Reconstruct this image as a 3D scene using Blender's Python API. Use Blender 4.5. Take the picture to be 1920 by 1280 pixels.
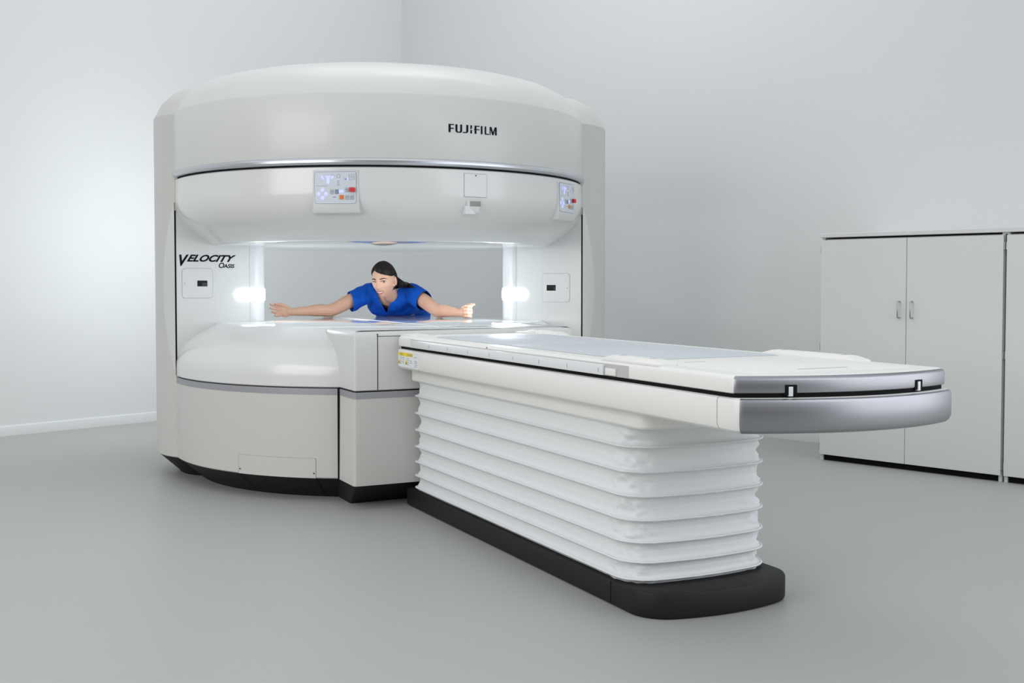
import bpy, bmesh, math, random
from math import sin, cos, pi, radians, hypot, atan2, sqrt
from mathutils import Vector, Matrix, noise

random.seed(7)
S = bpy.context.scene
COL = S.collection
for o in list(bpy.data.objects):
    bpy.data.objects.remove(o)

# ---------------------------------------------------------------- camera
cd = bpy.data.cameras.new('camera')
cd.sensor_width = 36.0
cd.lens = 2100 / 1920 * 36
cd.shift_y = -0.0196
cam = bpy.data.objects.new('camera', cd)
COL.objects.link(cam)
cam.location = (0, 0, 1.0625)
cam.rotation_euler = (radians(88.0), 0, 0)
S.camera = cam

# ---------------------------------------------------------------- world, lights, exposure
S.view_settings.view_transform = 'Standard'
S.view_settings.look = 'None'
S.view_settings.gamma = 1.0
S.view_settings.exposure = 0.0
W = bpy.data.worlds.new('world')
S.world = W
W.use_nodes = True
nt = W.node_tree
bg = nt.nodes['Background']
tc = nt.nodes.new('ShaderNodeTexCoord')
sp = nt.nodes.new('ShaderNodeSeparateXYZ')
rp = nt.nodes.new('ShaderNodeValToRGB')          # a dim studio with a bright ceiling
rp.color_ramp.elements[0].position = 0.05
rp.color_ramp.elements[0].color = (0.055, 0.057, 0.062, 1)
rp.color_ramp.elements[1].position = 0.42
rp.color_ramp.elements[1].color = (0.93, 0.97, 1.0, 1)
nt.links.new(tc.outputs['Generated'], sp.inputs[0])
nt.links.new(sp.outputs['Z'], rp.inputs['Fac'])
nt.links.new(rp.outputs['Color'], bg.inputs[0])
bg.inputs[1].default_value = 0.88


def area(name, loc, target, sx, sy, power, color=(1, 1, 1), spread=180):
    l = bpy.data.lights.new(name, 'AREA')
    l.shape = 'RECTANGLE'
    l.size, l.size_y, l.energy, l.color = sx, sy, power, color
    l.spread = radians(spread)
    o = bpy.data.objects.new(name, l)
    COL.objects.link(o)
    o.location = loc
    o.rotation_euler = (Vector(target) - Vector(loc)).to_track_quat('-Z', 'Y').to_euler()
    return o


area('left_softbox', (-4.2, 0.9, 2.3), (0.1, 4.7, 0.7), 3.6, 3.0, 122, (1, 0.995, 0.97))
area('side_softbox', (4.6, 2.5, 1.4), (1.0, 3.6, 0.5), 5.0, 2.6, 80, (0.92, 0.96, 1.0))
area('front_softbox', (3.4, 0.1, 3.3), (0.7, 3.4, 0.4), 1.8, 1.8, 20, (0.96, 0.98, 1.0))
area('overhead_softbox', (-0.8, 6.2, 5.0), (-0.8, 6.5, 0), 2.6, 2.6, 28, (0.98, 0.99, 1.0))
area('wall_wash', (0.6, 6.6, 5.6), (-0.6, 10.0, 3.2), 3.0, 1.6, 42, (0.98, 0.99, 1.0))
area('wall_light', (-1.9, 7.6, 1.4), (-3.2, 8.1, 1.2), 0.7, 0.9, 11, (0.95, 0.98, 1.0))

# ---------------------------------------------------------------- materials
MATS = {}


def mat(name, color, rough=0.5, metal=0.0, coat=0.0, emit=None, estr=0.0, noise_amt=0.0, noise_scale=40.0,
        bump=0.0, bump_scale=60.0, spec=0.5, sss=0.0):
    m = bpy.data.materials.new(name)
    m.use_nodes = True
    nt = m.node_tree
    b = nt.nodes['Principled BSDF']
    c = (*color, 1)
    b.inputs['Base Color'].default_value = c
    b.inputs['Roughness'].default_value = rough
    b.inputs['Metallic'].default_value = metal
    b.inputs['Coat Weight'].default_value = coat
    b.inputs['Coat Roughness'].default_value = 0.08
    b.inputs['Specular IOR Level'].default_value = spec
    if sss:
        b.inputs['Subsurface Weight'].default_value = sss
        b.inputs['Subsurface Radius'].default_value = (0.012, 0.004, 0.002)
    if emit:
        b.inputs['Emission Color'].default_value = (*emit, 1)
        b.inputs['Emission Strength'].default_value = estr
    if noise_amt or bump:
        tc = nt.nodes.new('ShaderNodeTexCoord')
    if noise_amt:
        n = nt.nodes.new('ShaderNodeTexNoise')
        n.inputs['Scale'].default_value = noise_scale
        n.inputs['Detail'].default_value = 4
        nt.links.new(tc.outputs['Object'], n.inputs['Vector'])
        mx = nt.nodes.new('ShaderNodeMix')
        mx.data_type = 'RGBA'
        mx.inputs['A'].default_value = tuple(min(1, x * (1 - noise_amt)) for x in color) + (1,)
        mx.inputs['B'].default_value = tuple(min(1, x * (1 + noise_amt)) for x in color) + (1,)
        nt.links.new(n.outputs['Fac'], mx.inputs['Factor'])
        nt.links.new(mx.outputs['Result'], b.inputs['Base Color'])
    if bump:
        n2 = nt.nodes.new('ShaderNodeTexNoise')
        n2.inputs['Scale'].default_value = bump_scale
        n2.inputs['Detail'].default_value = 5
        nt.links.new(tc.outputs['Object'], n2.inputs['Vector'])
        bp = nt.nodes.new('ShaderNodeBump')
        bp.inputs['Strength'].default_value = bump
        bp.inputs['Distance'].default_value = 0.004
        nt.links.new(n2.outputs['Fac'], bp.inputs['Height'])
        nt.links.new(bp.outputs['Normal'], b.inputs['Normal'])
    MATS[name] = m
    return m


M_WALL = mat('painted_wall', (0.70, 0.72, 0.72), 0.75, noise_amt=0.012, noise_scale=0.8, bump=0.03, bump_scale=180)
M_FLOOR = mat('grey_floor', (0.385, 0.392, 0.370), 0.42, noise_amt=0.03, noise_scale=0.9, bump=0.02, bump_scale=90, spec=0.35)
M_SKIRTING = mat('white_skirting', (0.68, 0.70, 0.70), 0.5)
M_SHELL = mat('white_gloss_shell', (0.63, 0.635, 0.625), 0.36, coat=0.12, noise_amt=0.006, noise_scale=2)
M_GLOSS = mat('white_polished_shell', (0.70, 0.705, 0.70), 0.30, coat=0.55)
M_GLOSS.node_tree.nodes['Principled BSDF'].inputs['Coat Roughness'].default_value = 0.12
M_SATIN = mat('white_satin_shell', (0.565, 0.565, 0.54), 0.42, noise_amt=0.006, noise_scale=2)
M_TABLE = mat('white_table_shell', (0.80, 0.795, 0.77), 0.38, noise_amt=0.006, noise_scale=2)
M_DECK = mat('glossy_deck', (0.84, 0.87, 0.89), 0.05, coat=0.6, spec=0.5)
M_SILVER = mat('silver_trim', (0.62, 0.64, 0.68), 0.28, metal=0.85)
M_STRIPE = mat('grey_stripe', (0.33, 0.33, 0.36), 0.4, metal=0.2)
M_ENDCAP = mat('silver_paint', (0.35, 0.35, 0.375), 0.38, metal=1.0)
M_BLACK = mat('black_plinth', (0.013, 0.013, 0.014), 0.55, noise_amt=0.08, noise_scale=150, spec=0.22)
M_GAP = mat('dark_gap', (0.008, 0.008, 0.009), 0.8, spec=0.1)
M_GROOVE = mat('grey_groove', (0.30, 0.30, 0.30), 0.7)
M_INK = mat('black_lettering', (0.006, 0.006, 0.011), 0.5, spec=0.1)
M_GLASS = mat('black_window', (0.006, 0.004, 0.004), 0.2, spec=0.15)
M_LED = mat('lit_strip', (1, 1, 1), 0.4, emit=(0.90, 0.96, 1.0), estr=10.5)
M_PANEL = mat('panel_face', (0.62, 0.66, 0.72), 0.2, noise_amt=0.01)
M_BLUE_LED = mat('blue_lit_key', (0.35, 0.38, 0.9), 0.4, emit=(0.42, 0.45, 1.0), estr=0.85)
M_KEY = mat('grey_key', (0.22, 0.26, 0.32), 0.4)
M_KEY_FACE = mat('pale_key', (0.42, 0.46, 0.50), 0.4)
M_ORANGE = mat('orange_key', (0.72, 0.17, 0.02), 0.4)
M_RED = mat('red_key', (0.62, 0.015, 0.03), 0.3)
M_CLOTH = mat('white_bellows', (0.745, 0.755, 0.77), 0.55, noise_amt=0.01, noise_scale=5, bump=0.15, bump_scale=45)
M_PAD = mat('pale_grey_pad', (0.55, 0.59, 0.62), 0.45, bump=0.05, bump_scale=300)
M_RAIL = mat('rail_white', (0.74, 0.75, 0.77), 0.35)
M_YELLOW = mat('label_yellow', (0.85, 0.66, 0.0), 0.5)
M_LABEL = mat('label_white', (0.75, 0.76, 0.78), 0.5)
M_CAB = mat('cabinet_laminate', (0.67, 0.68, 0.665), 0.5, noise_amt=0.008, noise_scale=3)
M_CABTOP = mat('cabinet_edge', (0.66, 0.66, 0.66), 0.5)
M_STEEL = mat('brushed_steel', (0.45, 0.45, 0.45), 0.35, metal=0.9)
M_SKIN = mat('skin', (0.78, 0.455, 0.325), 0.5, sss=0.08, noise_amt=0.04, noise_scale=25)
M_LIP = mat('lip_pink', (0.52, 0.12, 0.13), 0.4)
M_TEETH = mat('teeth', (0.85, 0.83, 0.80), 0.25)
M_EYE = mat('eye_white', (0.75, 0.75, 0.75), 0.2)
M_IRIS = mat('iris', (0.06, 0.07, 0.09), 0.15)
M_HAIR = mat('dark_hair', (0.010, 0.006, 0.005), 0.5, noise_amt=0.35, noise_scale=120, spec=0.25)
M_SCRUB = mat('blue_scrub', (0.004, 0.105, 0.60), 0.75, noise_amt=0.05, noise_scale=60, bump=0.1, bump_scale=400, spec=0.2)
M_SHOE = mat('shoe_grey', (0.10, 0.10, 0.11), 0.5)


# ---------------------------------------------------------------- object helpers
def tag(o, label=None, cat=None, group=None, kind=None):
    if label:
        o['label'] = label
    if cat:
        o['category'] = cat
    if group:
        o['group'] = group
    if kind:
        o['kind'] = kind
    return o


def empty(name, loc, rz=0.0):
    o = bpy.data.objects.new(name, None)
    COL.objects.link(o)
    o.location = loc
    o.rotation_euler = (0, 0, rz)
    o.empty_display_size = 0.1
    return o


def mesh_obj(name, verts, faces, m, parent=None, angle=35, label=None, fmats=None, fix=True):
    me = bpy.data.meshes.new(name)
    me.from_pydata([tuple(v) for v in verts], [], faces)
    mats = m if isinstance(m, (list, tuple)) else [m]
    for x in mats:
        me.materials.append(x)
    if fmats:
        me.polygons.foreach_set('material_index', fmats)
    if fix:
        bm = bmesh.new()
        bm.from_mesh(me)
        bmesh.ops.recalc_face_normals(bm, faces=bm.faces)
        bm.to_mesh(me)
        bm.free()
    me.polygons.foreach_set('use_smooth', [True] * len(me.polygons))
    me.set_sharp_from_angle(angle=radians(angle))
    me.update()
    o = bpy.data.objects.new(name, me)
    COL.objects.link(o)
    if parent:
        o.parent = parent
    if label:
        o['label'] = label
    return o


class MB:
    """collects shapes into one mesh"""

    def __init__(self):
        self.v, self.f, self.fm = [], [], []

    def add(self, verts, faces, mi=0):
        b = len(self.v)
        self.v += [tuple(x) for x in verts]
        self.f += [[i + b for i in f] for f in faces]
        self.fm += [mi] * len(faces)
        return self

    def build(self, name, m, parent=None, angle=35, label=None, fix=True):
        return mesh_obj(name, self.v, self.f, m, parent, angle, label, self.fm, fix)


def loft(rings, closed=True, cap0=True, cap1=True):
    """rings: list of equally long point lists -> verts, faces"""
    n = len(rings[0])
    v = [p for r in rings for p in r]
    f = []
    for i in range(len(rings) - 1):
        for j in range(n if closed else n - 1):
            a, b = i * n + j, i * n + (j + 1) % n
            f.append([a, b, b + n, a + n])
    if cap0:
        f.append(list(range(n))[::-1])
    if cap1:
        f.append([(len(rings) - 1) * n + j for j in range(n)])
    return v, f


def rev(profile, n=160):
    """full revolve about z of (r, z) profile"""
    rings = []
    for r, z in profile:
        rings.append([(r * sin(2 * pi * k / n), -r * cos(2 * pi * k / n), z) for k in range(n)])
    return loft(rings, True, True, True)


def box(x0, x1, y0, y1, z0, z1):
    v = [(x0, y0, z0), (x1, y0, z0), (x1, y1, z0), (x0, y1, z0), (x0, y0, z1), (x1, y0, z1), (x1, y1, z1), (x0, y1, z1)]
    f = [[0, 3, 2, 1], [4, 5, 6, 7], [0, 1, 5, 4], [1, 2, 6, 5], [2, 3, 7, 6], [3, 0, 4, 7]]
    return v, f


def rbox(x0, x1, y0, y1, z0, z1, r=0.004, seg=2):
    bm = bmesh.new()
    v, f = box(x0, x1, y0, y1, z0, z1)
    bv = [bm.verts.new(p) for p in v]
    for q in f:
        bm.faces.new([bv[i] for i in q])
    bmesh.ops.bevel(bm, geom=list(bm.edges), offset=r, segments=seg, affect='EDGES', profile=0.5)
    bm.verts.index_update()
    vv = [tuple(x.co) for x in bm.verts]
    ff = [[x.index for x in q.verts] for q in bm.faces]
    bm.free()
    return vv, ff


def rrect(x0, x1, y0, y1, r, n=6):
    """rounded rectangle outline, counter-clockwise; r is one radius or four"""
    rs = [r] * 4 if not isinstance(r, (list, tuple)) else r
    pts = []
    for (cx, cy, a0, q) in ((x0, y0, pi, rs[0]), (x1, y0, 1.5 * pi, rs[1]), (x1, y1, 0, rs[2]), (x0, y1, pi / 2, rs[3])):
        sx = 1 if cx == x0 else -1
        sy = 1 if cy == y0 else -1
        for k in range(n + 1):
            a = a0 + (pi / 2) * k / n
            pts.append((cx + sx * q + q * cos(a), cy + sy * q + q * sin(a)))
    return pts


def offset_poly(pts, d):
    """inset (d>0 inwards) a ccw outline"""
    n = len(pts)
    out = []
    for i in range(n):
        p0, p1, p2 = pts[i - 1], pts[i], pts[(i + 1) % n]
        e1 = Vector((p1[0] - p0[0], p1[1] - p0[1]))
        e2 = Vector((p2[0] - p1[0], p2[1] - p1[1]))
        if e1.length < 1e-9:
            e1 = e2
        if e2.length < 1e-9:
            e2 = e1
        e1.normalize(); e2.normalize()
        n1, n2 = Vector((-e1.y, e1.x)), Vector((-e2.y, e2.x))
        nn = n1 + n2
        nn = nn / max(nn.length, 1e-6)
        k = d / max(0.5, nn.dot(n1))
        out.append((p1[0] + nn.x * k, p1[1] + nn.y * k))
    return out


def tube(path, radii, n=12, up=Vector((0, 0, 1)), flat=None, caps=True):
    """tapered tube along a path; flat = list of (width, thick) pairs instead of a round radius"""
    path = [Vector(p) for p in path]
    rings = []
    for i, p in enumerate(path):
        t = (path[min(i + 1, len(path) - 1)] - path[max(i - 1, 0)]).normalized()
        s = t.cross(up)
        if s.length < 1e-4:
            s = t.cross(Vector((1, 0, 0)))
        s.normalize()
        w = s.cross(t).normalized()
        a, b = (flat[i] if flat else (radii[i], radii[i]))
        rings.append([p + s * (a * cos(2 * pi * k / n)) + w * (b * sin(2 * pi * k / n)) for k in range(n)])
    return loft(rings, True, caps, caps)


def patch(mapfn, s0, s1, z0, z1, corner, d, ns=10, nz=12):
    """rounded rectangular plate of thickness d on a mapped surface"""
    v, f = [], []
    zs = sorted(set([z0 + corner * (1 - cos(k * pi / 8)) for k in range(5)] + [z1 - corner * (1 - cos(k * pi / 8)) for k in range(5)] + [z0 + (z1 - z0) * k / nz for k in range(nz + 1)]))
    rows = []
    for z in zs:
        e = 0.0
        dz = max(z0 + corner - z, z - (z1 - corner), 0)
        if dz > 0:
            e = corner - sqrt(max(0, corner * corner - dz * dz))
        rows.append([(s0 + e + (s1 - s0 - 2 * e) * k / ns, z) for k in range(ns + 1)])
    for r in rows:
        for (s, z) in r:
            v.append(mapfn(s, z, d))
    w = ns + 1
    for i in range(len(rows) - 1):
        for k in range(ns):
            f.append([i * w + k, i * w + k + 1, (i + 1) * w + k + 1, (i + 1) * w + k])
    # skirt to the surface
    border = [(0, k) for k in range(w)] + [(i, ns) for i in range(1, len(rows))] + [(len(rows) - 1, k) for k in range(ns - 1, -1, -1)] + [(i, 0) for i in range(len(rows) - 2, 0, -1)]
    b0 = len(v)
    for (i, k) in border:
        s, z = rows[i][k]
        v.append(mapfn(s, z, -0.004))
    nb = len(border)
    for q in range(nb):
        a = border[q][0] * w + border[q][1]
        nx = border[(q + 1) % nb]
        b = nx[0] * w + nx[1]
        f.append([a, b0 + q, b0 + (q + 1) % nb, b])
    return v, f


def text_geo(txt, size, mapfn, s, z, shear=0.0, sx=1.0, d=0.0012, bold=0.0, rise=0.0):
    c = bpy.data.curves.new('t', 'FONT')
    c.body = txt
    c.size = size
    c.shear = shear
    c.offset = bold
    c.extrude = 0.0
    c.resolution_u = 3
    o = bpy.data.objects.new('t', c)
    COL.objects.link(o)
    bpy.context.view_layer.update()
    dg = bpy.context.evaluated_depsgraph_get()
    me = bpy.data.meshes.new_from_object(o.evaluated_get(dg))
    bm = bmesh.new()
    bm.from_mesh(me)
    bmesh.ops.triangulate(bm, faces=bm.faces)
    bm.verts.index_update()
    v = [mapfn(s + p.co.x * sx, z + p.co.y + rise * p.co.x, d) for p in bm.verts]
    w = max([p.co.x for p in bm.verts] + [0]) * sx
    f = [[q.index for q in x.verts] for x in bm.faces]
    bm.free()
    bpy.data.objects.remove(o)
    bpy.data.meshes.remove(me)
    bpy.data.curves.remove(c)
    return v, f, w


def ngon_map(mapfn, pts, d=0.0012):
    return [mapfn(p[0], p[1], d) for p in pts], [list(range(len(pts)))]


# ---------------------------------------------------------------- the room
def quad_wall(name, p0, p1, z0, z1, m, thick, side):
    """upright slab from p0 to p1, thickness on the far side"""
    a, b = Vector((*p0, 0)), Vector((*p1, 0))
    e = (b - a).normalized()
    n = Vector((-e.y, e.x, 0)) * thick * side
    v = [a, b, b + n, a + n]
    v = [Vector((p.x, p.y, z0)) for p in v] + [Vector((p.x, p.y, z1)) for p in v]
    f = [[0, 3, 2, 1], [4, 5, 6, 7], [0, 1, 5, 4], [1, 2, 6, 5], [2, 3, 7, 6], [3, 0, 4, 7]]
    return tag(mesh_obj(name, v, f, m), kind='structure')


CORNER = Vector((-1.02, 10.44))
LDIR = Vector((-2.514, -2.754)).normalized()
RDIR = Vector((1, -1)).normalized()
LEND = CORNER + LDIR * 9.5
REND = CORNER + RDIR * 11.5
tag(mesh_obj('floor', [(-9, -4, -0.06), (9, -4, -0.06), (9, 12, -0.06), (-9, 12, -0.06), (-9, -4, 0), (9, -4, 0), (9, 12, 0), (-9, 12, 0)],
             [[3, 2, 1, 0], [4, 5, 6, 7], [0, 1, 5, 4], [1, 2, 6, 5], [2, 3, 7, 6], [3, 0, 4, 7]], M_FLOOR), kind='structure')
quad_wall('wall_left', CORNER, LEND, 0, 5.2, M_WALL, 0.12, -1)
quad_wall('wall_right', CORNER, REND, 0, 5.2, M_WALL, 0.12, 1)


def baseboard(name, p0, p1, side):
    a, b = Vector((*p0, 0)), Vector((*p1, 0))
    e = (b - a).normalized()
    n = Vector((-e.y, e.x, 0)) * side
    prof = [(0.0, 0.0), (0.014, 0.0), (0.014, 0.062), (0.011, 0.068), (0.004, 0.071), (0.0, 0.071)]
    rings = []
    for p in (a, b):
        rings.append([p + n * q[0] + Vector((0, 0, q[1])) for q in prof])
    v, f = loft(rings)
    return tag(mesh_obj(name, v, f, M_SKIRTING), kind='structure')


baseboard('baseboard_left', CORNER, LEND, 1)
baseboard('baseboard_right', CORNER, REND, -1)

# ---------------------------------------------------------------- the scanner
# scanner frame: local x to the scanner's right as seen, local -y to its front
A_T = radians(26.46)                       # the table's axis
C0 = Vector((-0.781, 6.55))
PE = Vector((cos(A_T), sin(A_T)))
FR = Vector((sin(A_T), -cos(A_T)))
A_M = radians(10.0)
MP = Vector((cos(A_M), sin(A_M)))
MQ = Vector((sin(A_M), -cos(A_M)))
MC = C0 + MP * 0.02

scanner = empty('mri_scanner', (MC.x, MC.y, 0), A_M)
tag(scanner, 'large round white open scanner with two lit pillars and a gap through its middle', 'medical scanner')
R = 1.17


def t2m(u, v, z):
    """table coordinates -> scanner local"""
    p = C0 + PE * u + FR * v - MC
    return (p.dot(MP), -p.dot(MQ), z)


def cyl(r):
    """map (arc angle in degrees, height, lift) on the drum"""
    return lambda s, z, d: ((r + d) * sin(radians(s)), -(r + d) * cos(radians(s)), z)


def drum(name, prof, m, label=None, angle=30, n=192):
    v, f = rev(prof, n)
    return mesh_obj(name, v, f, m, scanner, angle, label)


# upper half
drum('upper_cover', [(1.12, 1.655), (1.168, 1.655), (1.17, 1.66), (1.17, 1.964), (1.166, 1.972), (1.128, 2.045), (1.075, 2.10), (1.00, 2.138), (0.90, 2.165), (0.75, 2.182), (0.4, 2.19), (0.02, 2.192)], M_SHELL, angle=28)
drum('trim_band', [(1.10, 1.6245), (1.170, 1.6245), (1.178, 1.628), (1.183, 1.636), (1.183, 1.646), (1.178, 1.654), (1.170, 1.658), (1.10, 1.658)], M_SILVER, 'silver band round the upper half')
drum('shadow_gap', [(1.10, 1.60), (1.158, 1.60), (1.158, 1.626), (1.10, 1.626)], M_GAP)
drum('upper_pole_cover', [(1.10, 1.616), (1.160, 1.616), (1.167, 1.611), (1.168, 1.56), (1.168, 1.500), (1.166, 1.478), (1.159, 1.448), (1.145, 1.414), (1.122, 1.380), (1.092, 1.350), (1.058, 1.325), (1.02, 1.302), (0.99, 1.284), (0.97, 1.272), (0.962, 1.2685), (0.956, 1.2682), (0.02, 1.2682)], M_GLOSS, angle=22)
# the polished underside
drum('upper_pole_face', [(0.950, 1.2690), (0.952, 1.2674), (0.948, 1.2668), (0.02, 1.2668)], M_DECK, angle=30)
# lower half
drum('lower_cover', [(1.05, 0.113), (1.165, 0.113), (1.17, 0.118), (1.17, 0.520), (1.05, 0.520)], M_SATIN)
drum('grey_stripe', [(1.05, 0.5195), (1.1712, 0.5195), (1.1712, 0.550), (1.05, 0.550)], M_STRIPE, 'grey stripe round the lower half')
drum('shadow_gap', [(1.05, 0.5495), (1.158, 0.5495), (1.158, 0.558), (1.05, 0.558)], M_GAP)
drum('lower_pole_cover', [(1.05, 0.5545), (1.165, 0.5545), (1.17, 0.559), (1.1715, 0.60), (1.170, 0.635), (1.163, 0.662), (1.148, 0.692), (1.125, 0.723), (1.095, 0.750), (1.06, 0.775), (1.02, 0.797), (0.985, 0.814), (0.962, 0.825), (0.950, 0.832), (0.940, 0.8355), (0.02, 0.8355)], M_GLOSS, angle=22)
drum('deck', [(0.936, 0.830), (0.936, 0.8385), (0.931, 0.8400), (0.02, 0.8400)], M_DECK, 'polished deck of the lower half')
drum('plinth', [(1.035, 0.0), (1.045, 0.012), (1.163, 0.1125), (0.9, 0.1135)], M_BLACK, 'black plinth under the round base')

# pillars (outer lobes with the recessed inner panel)
NOSE_R = 0.142
for s in (-1, 1):
    NOSE_X = 0.815 if s < 0 else 0.862
    k, phi = (0.84, 74.0) if s < 0 else (0.95, 73.0)
    J = Vector((R * sin(radians(phi)), R * cos(radians(phi))))
    rho = (J - Vector((k, 0))).length
    aJ = atan2(J.y, J.x - k)
    outer = [Vector((k + rho * cos(aJ - 2 * aJ * i / 40), rho * sin(aJ - 2 * aJ * i / 40))) for i in range(41)]   # front J -> back J
    # tangent from J to the nose circle
    nc = Vector((NOSE_X, 0))
    dv = nc - J
    base = atan2(dv.y, dv.x)
    off = math.asin(NOSE_R / dv.length)
    best = None
    for sg in (1, -1):
        th = base + sg * off
        L = sqrt(dv.length ** 2 - NOSE_R ** 2)
        T = J + Vector((cos(th), sin(th))) * L
        if best is None or T.y > best[0].y:
            best = (T, th, L)
    T, th, L = best
    aT = atan2(T.y, T.x - NOSE_X)
    inner = [J.lerp(T, i / 6) for i in range(1, 6)]
    inner = [Vector((p.x, -p.y)) for p in inner]                     # back J -> back nose
    nose = [Vector((NOSE_X + NOSE_R * cos(-aT - (2 * pi - 2 * aT) * i / 30), NOSE_R * sin(-aT - (2 * pi - 2 * aT) * i / 30))) for i in range(31)]
    inner2 = [J.lerp(T, 1 - i / 6) for i in range(1, 6)]
    outline = outer + inner + nose + inner2                          # clockwise ring
    na, n_in = len(outer), len(outline) - len(outer)
    aB = -aJ
    circ = outer + [Vector((k + rho * cos(aB - (2 * pi - 2 * aJ) * (i + 1) / (n_in + 1)), rho * sin(aB - (2 * pi - 2 * aJ) * (i + 1) / (n_in + 1)))) for i in range(n_in)]

    def ring(pts, z, inset=0.0):
        if inset:
            c = Vector((k, 0))
            pts = [c + (p - c) * ((rho - inset) / rho) for p in pts]
        return [(s * p.x, -p.y, z) for p in pts]
    rings = [ring(circ, 0.113, 0.004), ring(circ, 0.118), ring(circ, 0.50), ring(outline, 0.53), ring(outline, 1.56), ring(circ, 1.62), ring(circ, 1.964), ring(circ, 1.972, 0.004),
             ring(circ, 2.045, 0.042), ring(circ, 2.10, 0.095), ring(circ, 2.132, 0.16), ring(circ, 2.145, 0.25), ring(circ, 2.15, 0.36)]
    v, f = loft(rings)
    side = 'left' if s < 0 else 'right'
    mesh_obj('pillar_shell', v, f, M_SATIN, scanner, 26)
    pl = loft([ring(circ, 0.0, 0.125), ring(circ, 0.012, 0.116), ring(circ, 0.1132, 0.006)])
    mesh_obj('pillar_plinth', pl[0], pl[1], M_BLACK, scanner, 30)

    # inner panel: a thin sheet on the flat between J and T, mapped by distance from the seam
    dT = (T - J).normalized()
    nT = Vector((dT.y, -dT.x))
    if nT.y < 0:
        nT = -nT

    def pm(sv, z, d, s=s, J=J, dT=dT, nT=nT, L=L, T=T, aT=aT, NOSE_X=NOSE_X):
        """sv runs from the seam to the nose and then round it"""
        if sv <= L:
            p = J + dT * sv + nT * d
        else:
            a = aT + (sv - L) / NOSE_R
            p = Vector((NOSE_X, 0)) + Vector((cos(a), sin(a))) * (NOSE_R + d)
        return (s * p.x, -p.y, z)
    PMAP = pm
    v, f = patch(pm, 0.004, L + NOSE_R * 2.6, 0.62, 1.44, 0.001, 0.0007, 60, 8)
    mesh_obj('pillar_panel', v, f, M_GLOSS, scanner, 40)
    # shadow seam along the panel's outer edge
    v, f = patch(pm, -0.003, 0.004, 0.60, 1.448, 0.001, 0.0016, 1, 20)
    mesh_obj('panel_seam', v, f, M_GAP, scanner)
    # bowed facet on the shell beside the seam
    fv, ff = [], []
    nz = 24
    for i in range(nz + 1):
        z = 0.56 + (1.49 - 0.56) * i / nz
        w = 0.012 + 0.26 * sin(pi * i / nz) ** 0.9
        for jx in range(7):
            a = aJ - w * jx / 6
            # chord of the shell, lifted a little so that it reads as its own bevel
            pA, pB = Vector((k + rho * cos(aJ), rho * sin(aJ))), Vector((k + rho * cos(aJ - w), rho * sin(aJ - w)))
            q = pA.lerp(pB, jx / 6)
            onarc = Vector((k + rho * cos(a), rho * sin(a)))
            lift = 0.006 * (1 - jx / 6)
            nn = (onarc - Vector((k, 0))).normalized()
            q = onarc + nn * (lift + 0.0012 * (1 if 0 < jx < 6 else 0))
            fv.append((s * q.x, -q.y, z))
    for i in range(nz):
        for jx in range(6):
            ff.append([i * 7 + jx, i * 7 + jx + 1, (i + 1) * 7 + jx + 1, (i + 1) * 7 + jx])
    mesh_obj('bevel_facet', fv, ff, M_SHELL, scanner, 40)

    # access door with its small window
    if s < 0:
        d0, d1, z0, z1, w0, w1, wz0, wz1, dot = 0.036, 0.207, 0.977, 1.137, 0.120, 0.177, 1.040, 1.072, 0.05
    else:
        d0, d1, z0, z1, w0, w1, wz0, wz1, dot = 0.075, 0.243, 0.949, 1.113, 0.160, 0.216, 1.014, 1.047, 0.088
    g = patch(pm, d0 - 0.0016, d1 + 0.0016, z0 - 0.0016, z1 + 0.0016, 0.018, 0.0013)
    p = patch(pm, d0, d1, z0, z1, 0.017, 0.0028)
    door = mesh_obj('access_door', *p, M_GLOSS, scanner)
    mesh_obj('door_gap', *g, M_GROOVE, door)
    wv, wf = patch(pm, w0, w1, wz0, wz1, 0.001, 0.0034, 4, 4)
    mesh_obj('window', wv, wf, M_GLASS, door, label='small black window in the access door')
    wv, wf = patch(pm, w0 + 0.48 * (w1 - w0) if s < 0 else w0 + 0.004, w1 - 0.003 if s < 0 else w0 + 0.012, wz0 + 0.003, wz1 - 0.012, 0.001, 0.0040, 2, 2)
    mesh_obj('window_shutter', wv, wf, mat('dark_shutter', (0.035, 0.032, 0.035), 0.5), door)
    wv, wf = patch(pm, dot - 0.003, dot + 0.003, (z0 + z1) / 2 - 0.003, (z0 + z1) / 2 + 0.003, 0.0029, 0.0036, 3, 3)
    mesh_obj('screw', wv, wf, M_GROOVE if s > 0 else M_KEY_FACE, door)

    # light strip wrapped round the nose: round ended
    z0, z1 = 0.958, 1.028
    hh = (z1 - z0) / 2
    s0 = L - 0.088 if s < 0 else L - 0.068
    s1 = L + NOSE_R * (2 * pi - 2 * aT) - 0.02
    v, f = [], []
    cols = [s0 + hh * (1 - cos(q * pi / 16)) for q in range(9)] + [s0 + hh + (s1 - s0 - 2 * hh) * q / 30 for q in range(1, 30)] + [s1 - hh * (1 - cos(q * pi / 16)) for q in range(8, -1, -1)]
    for c in cols:
        e = max(s0 + hh - c, c - (s1 - hh), 0)
        h = sqrt(max(hh * hh - e * e, 1e-8))
        zc = (z0 + z1) / 2
        for zz, dd in ((-1, 0.0), (-0.97, 0.004), (-0.5, 0.0055), (0, 0.006), (0.5, 0.0055), (0.97, 0.004), (1, 0.0)):
            v.append(pm(c, zc + zz * h, dd))
    for i in range(len(cols) - 1):
        for q in range(6):
            f.append([i * 7 + q, (i + 1) * 7 + q, (i + 1) * 7 + q + 1, i * 7 + q + 1])
    mesh_obj('light_strip', v, f, M_LED, scanner, 60, 'glowing white light strip round the ' + side + ' pillar')
    lp = Vector((s * (NOSE_X - NOSE_R - 0.012), -0.03, 0.993))
    ld_ = bpy.data.lights.new('strip_glow', 'AREA')
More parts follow.
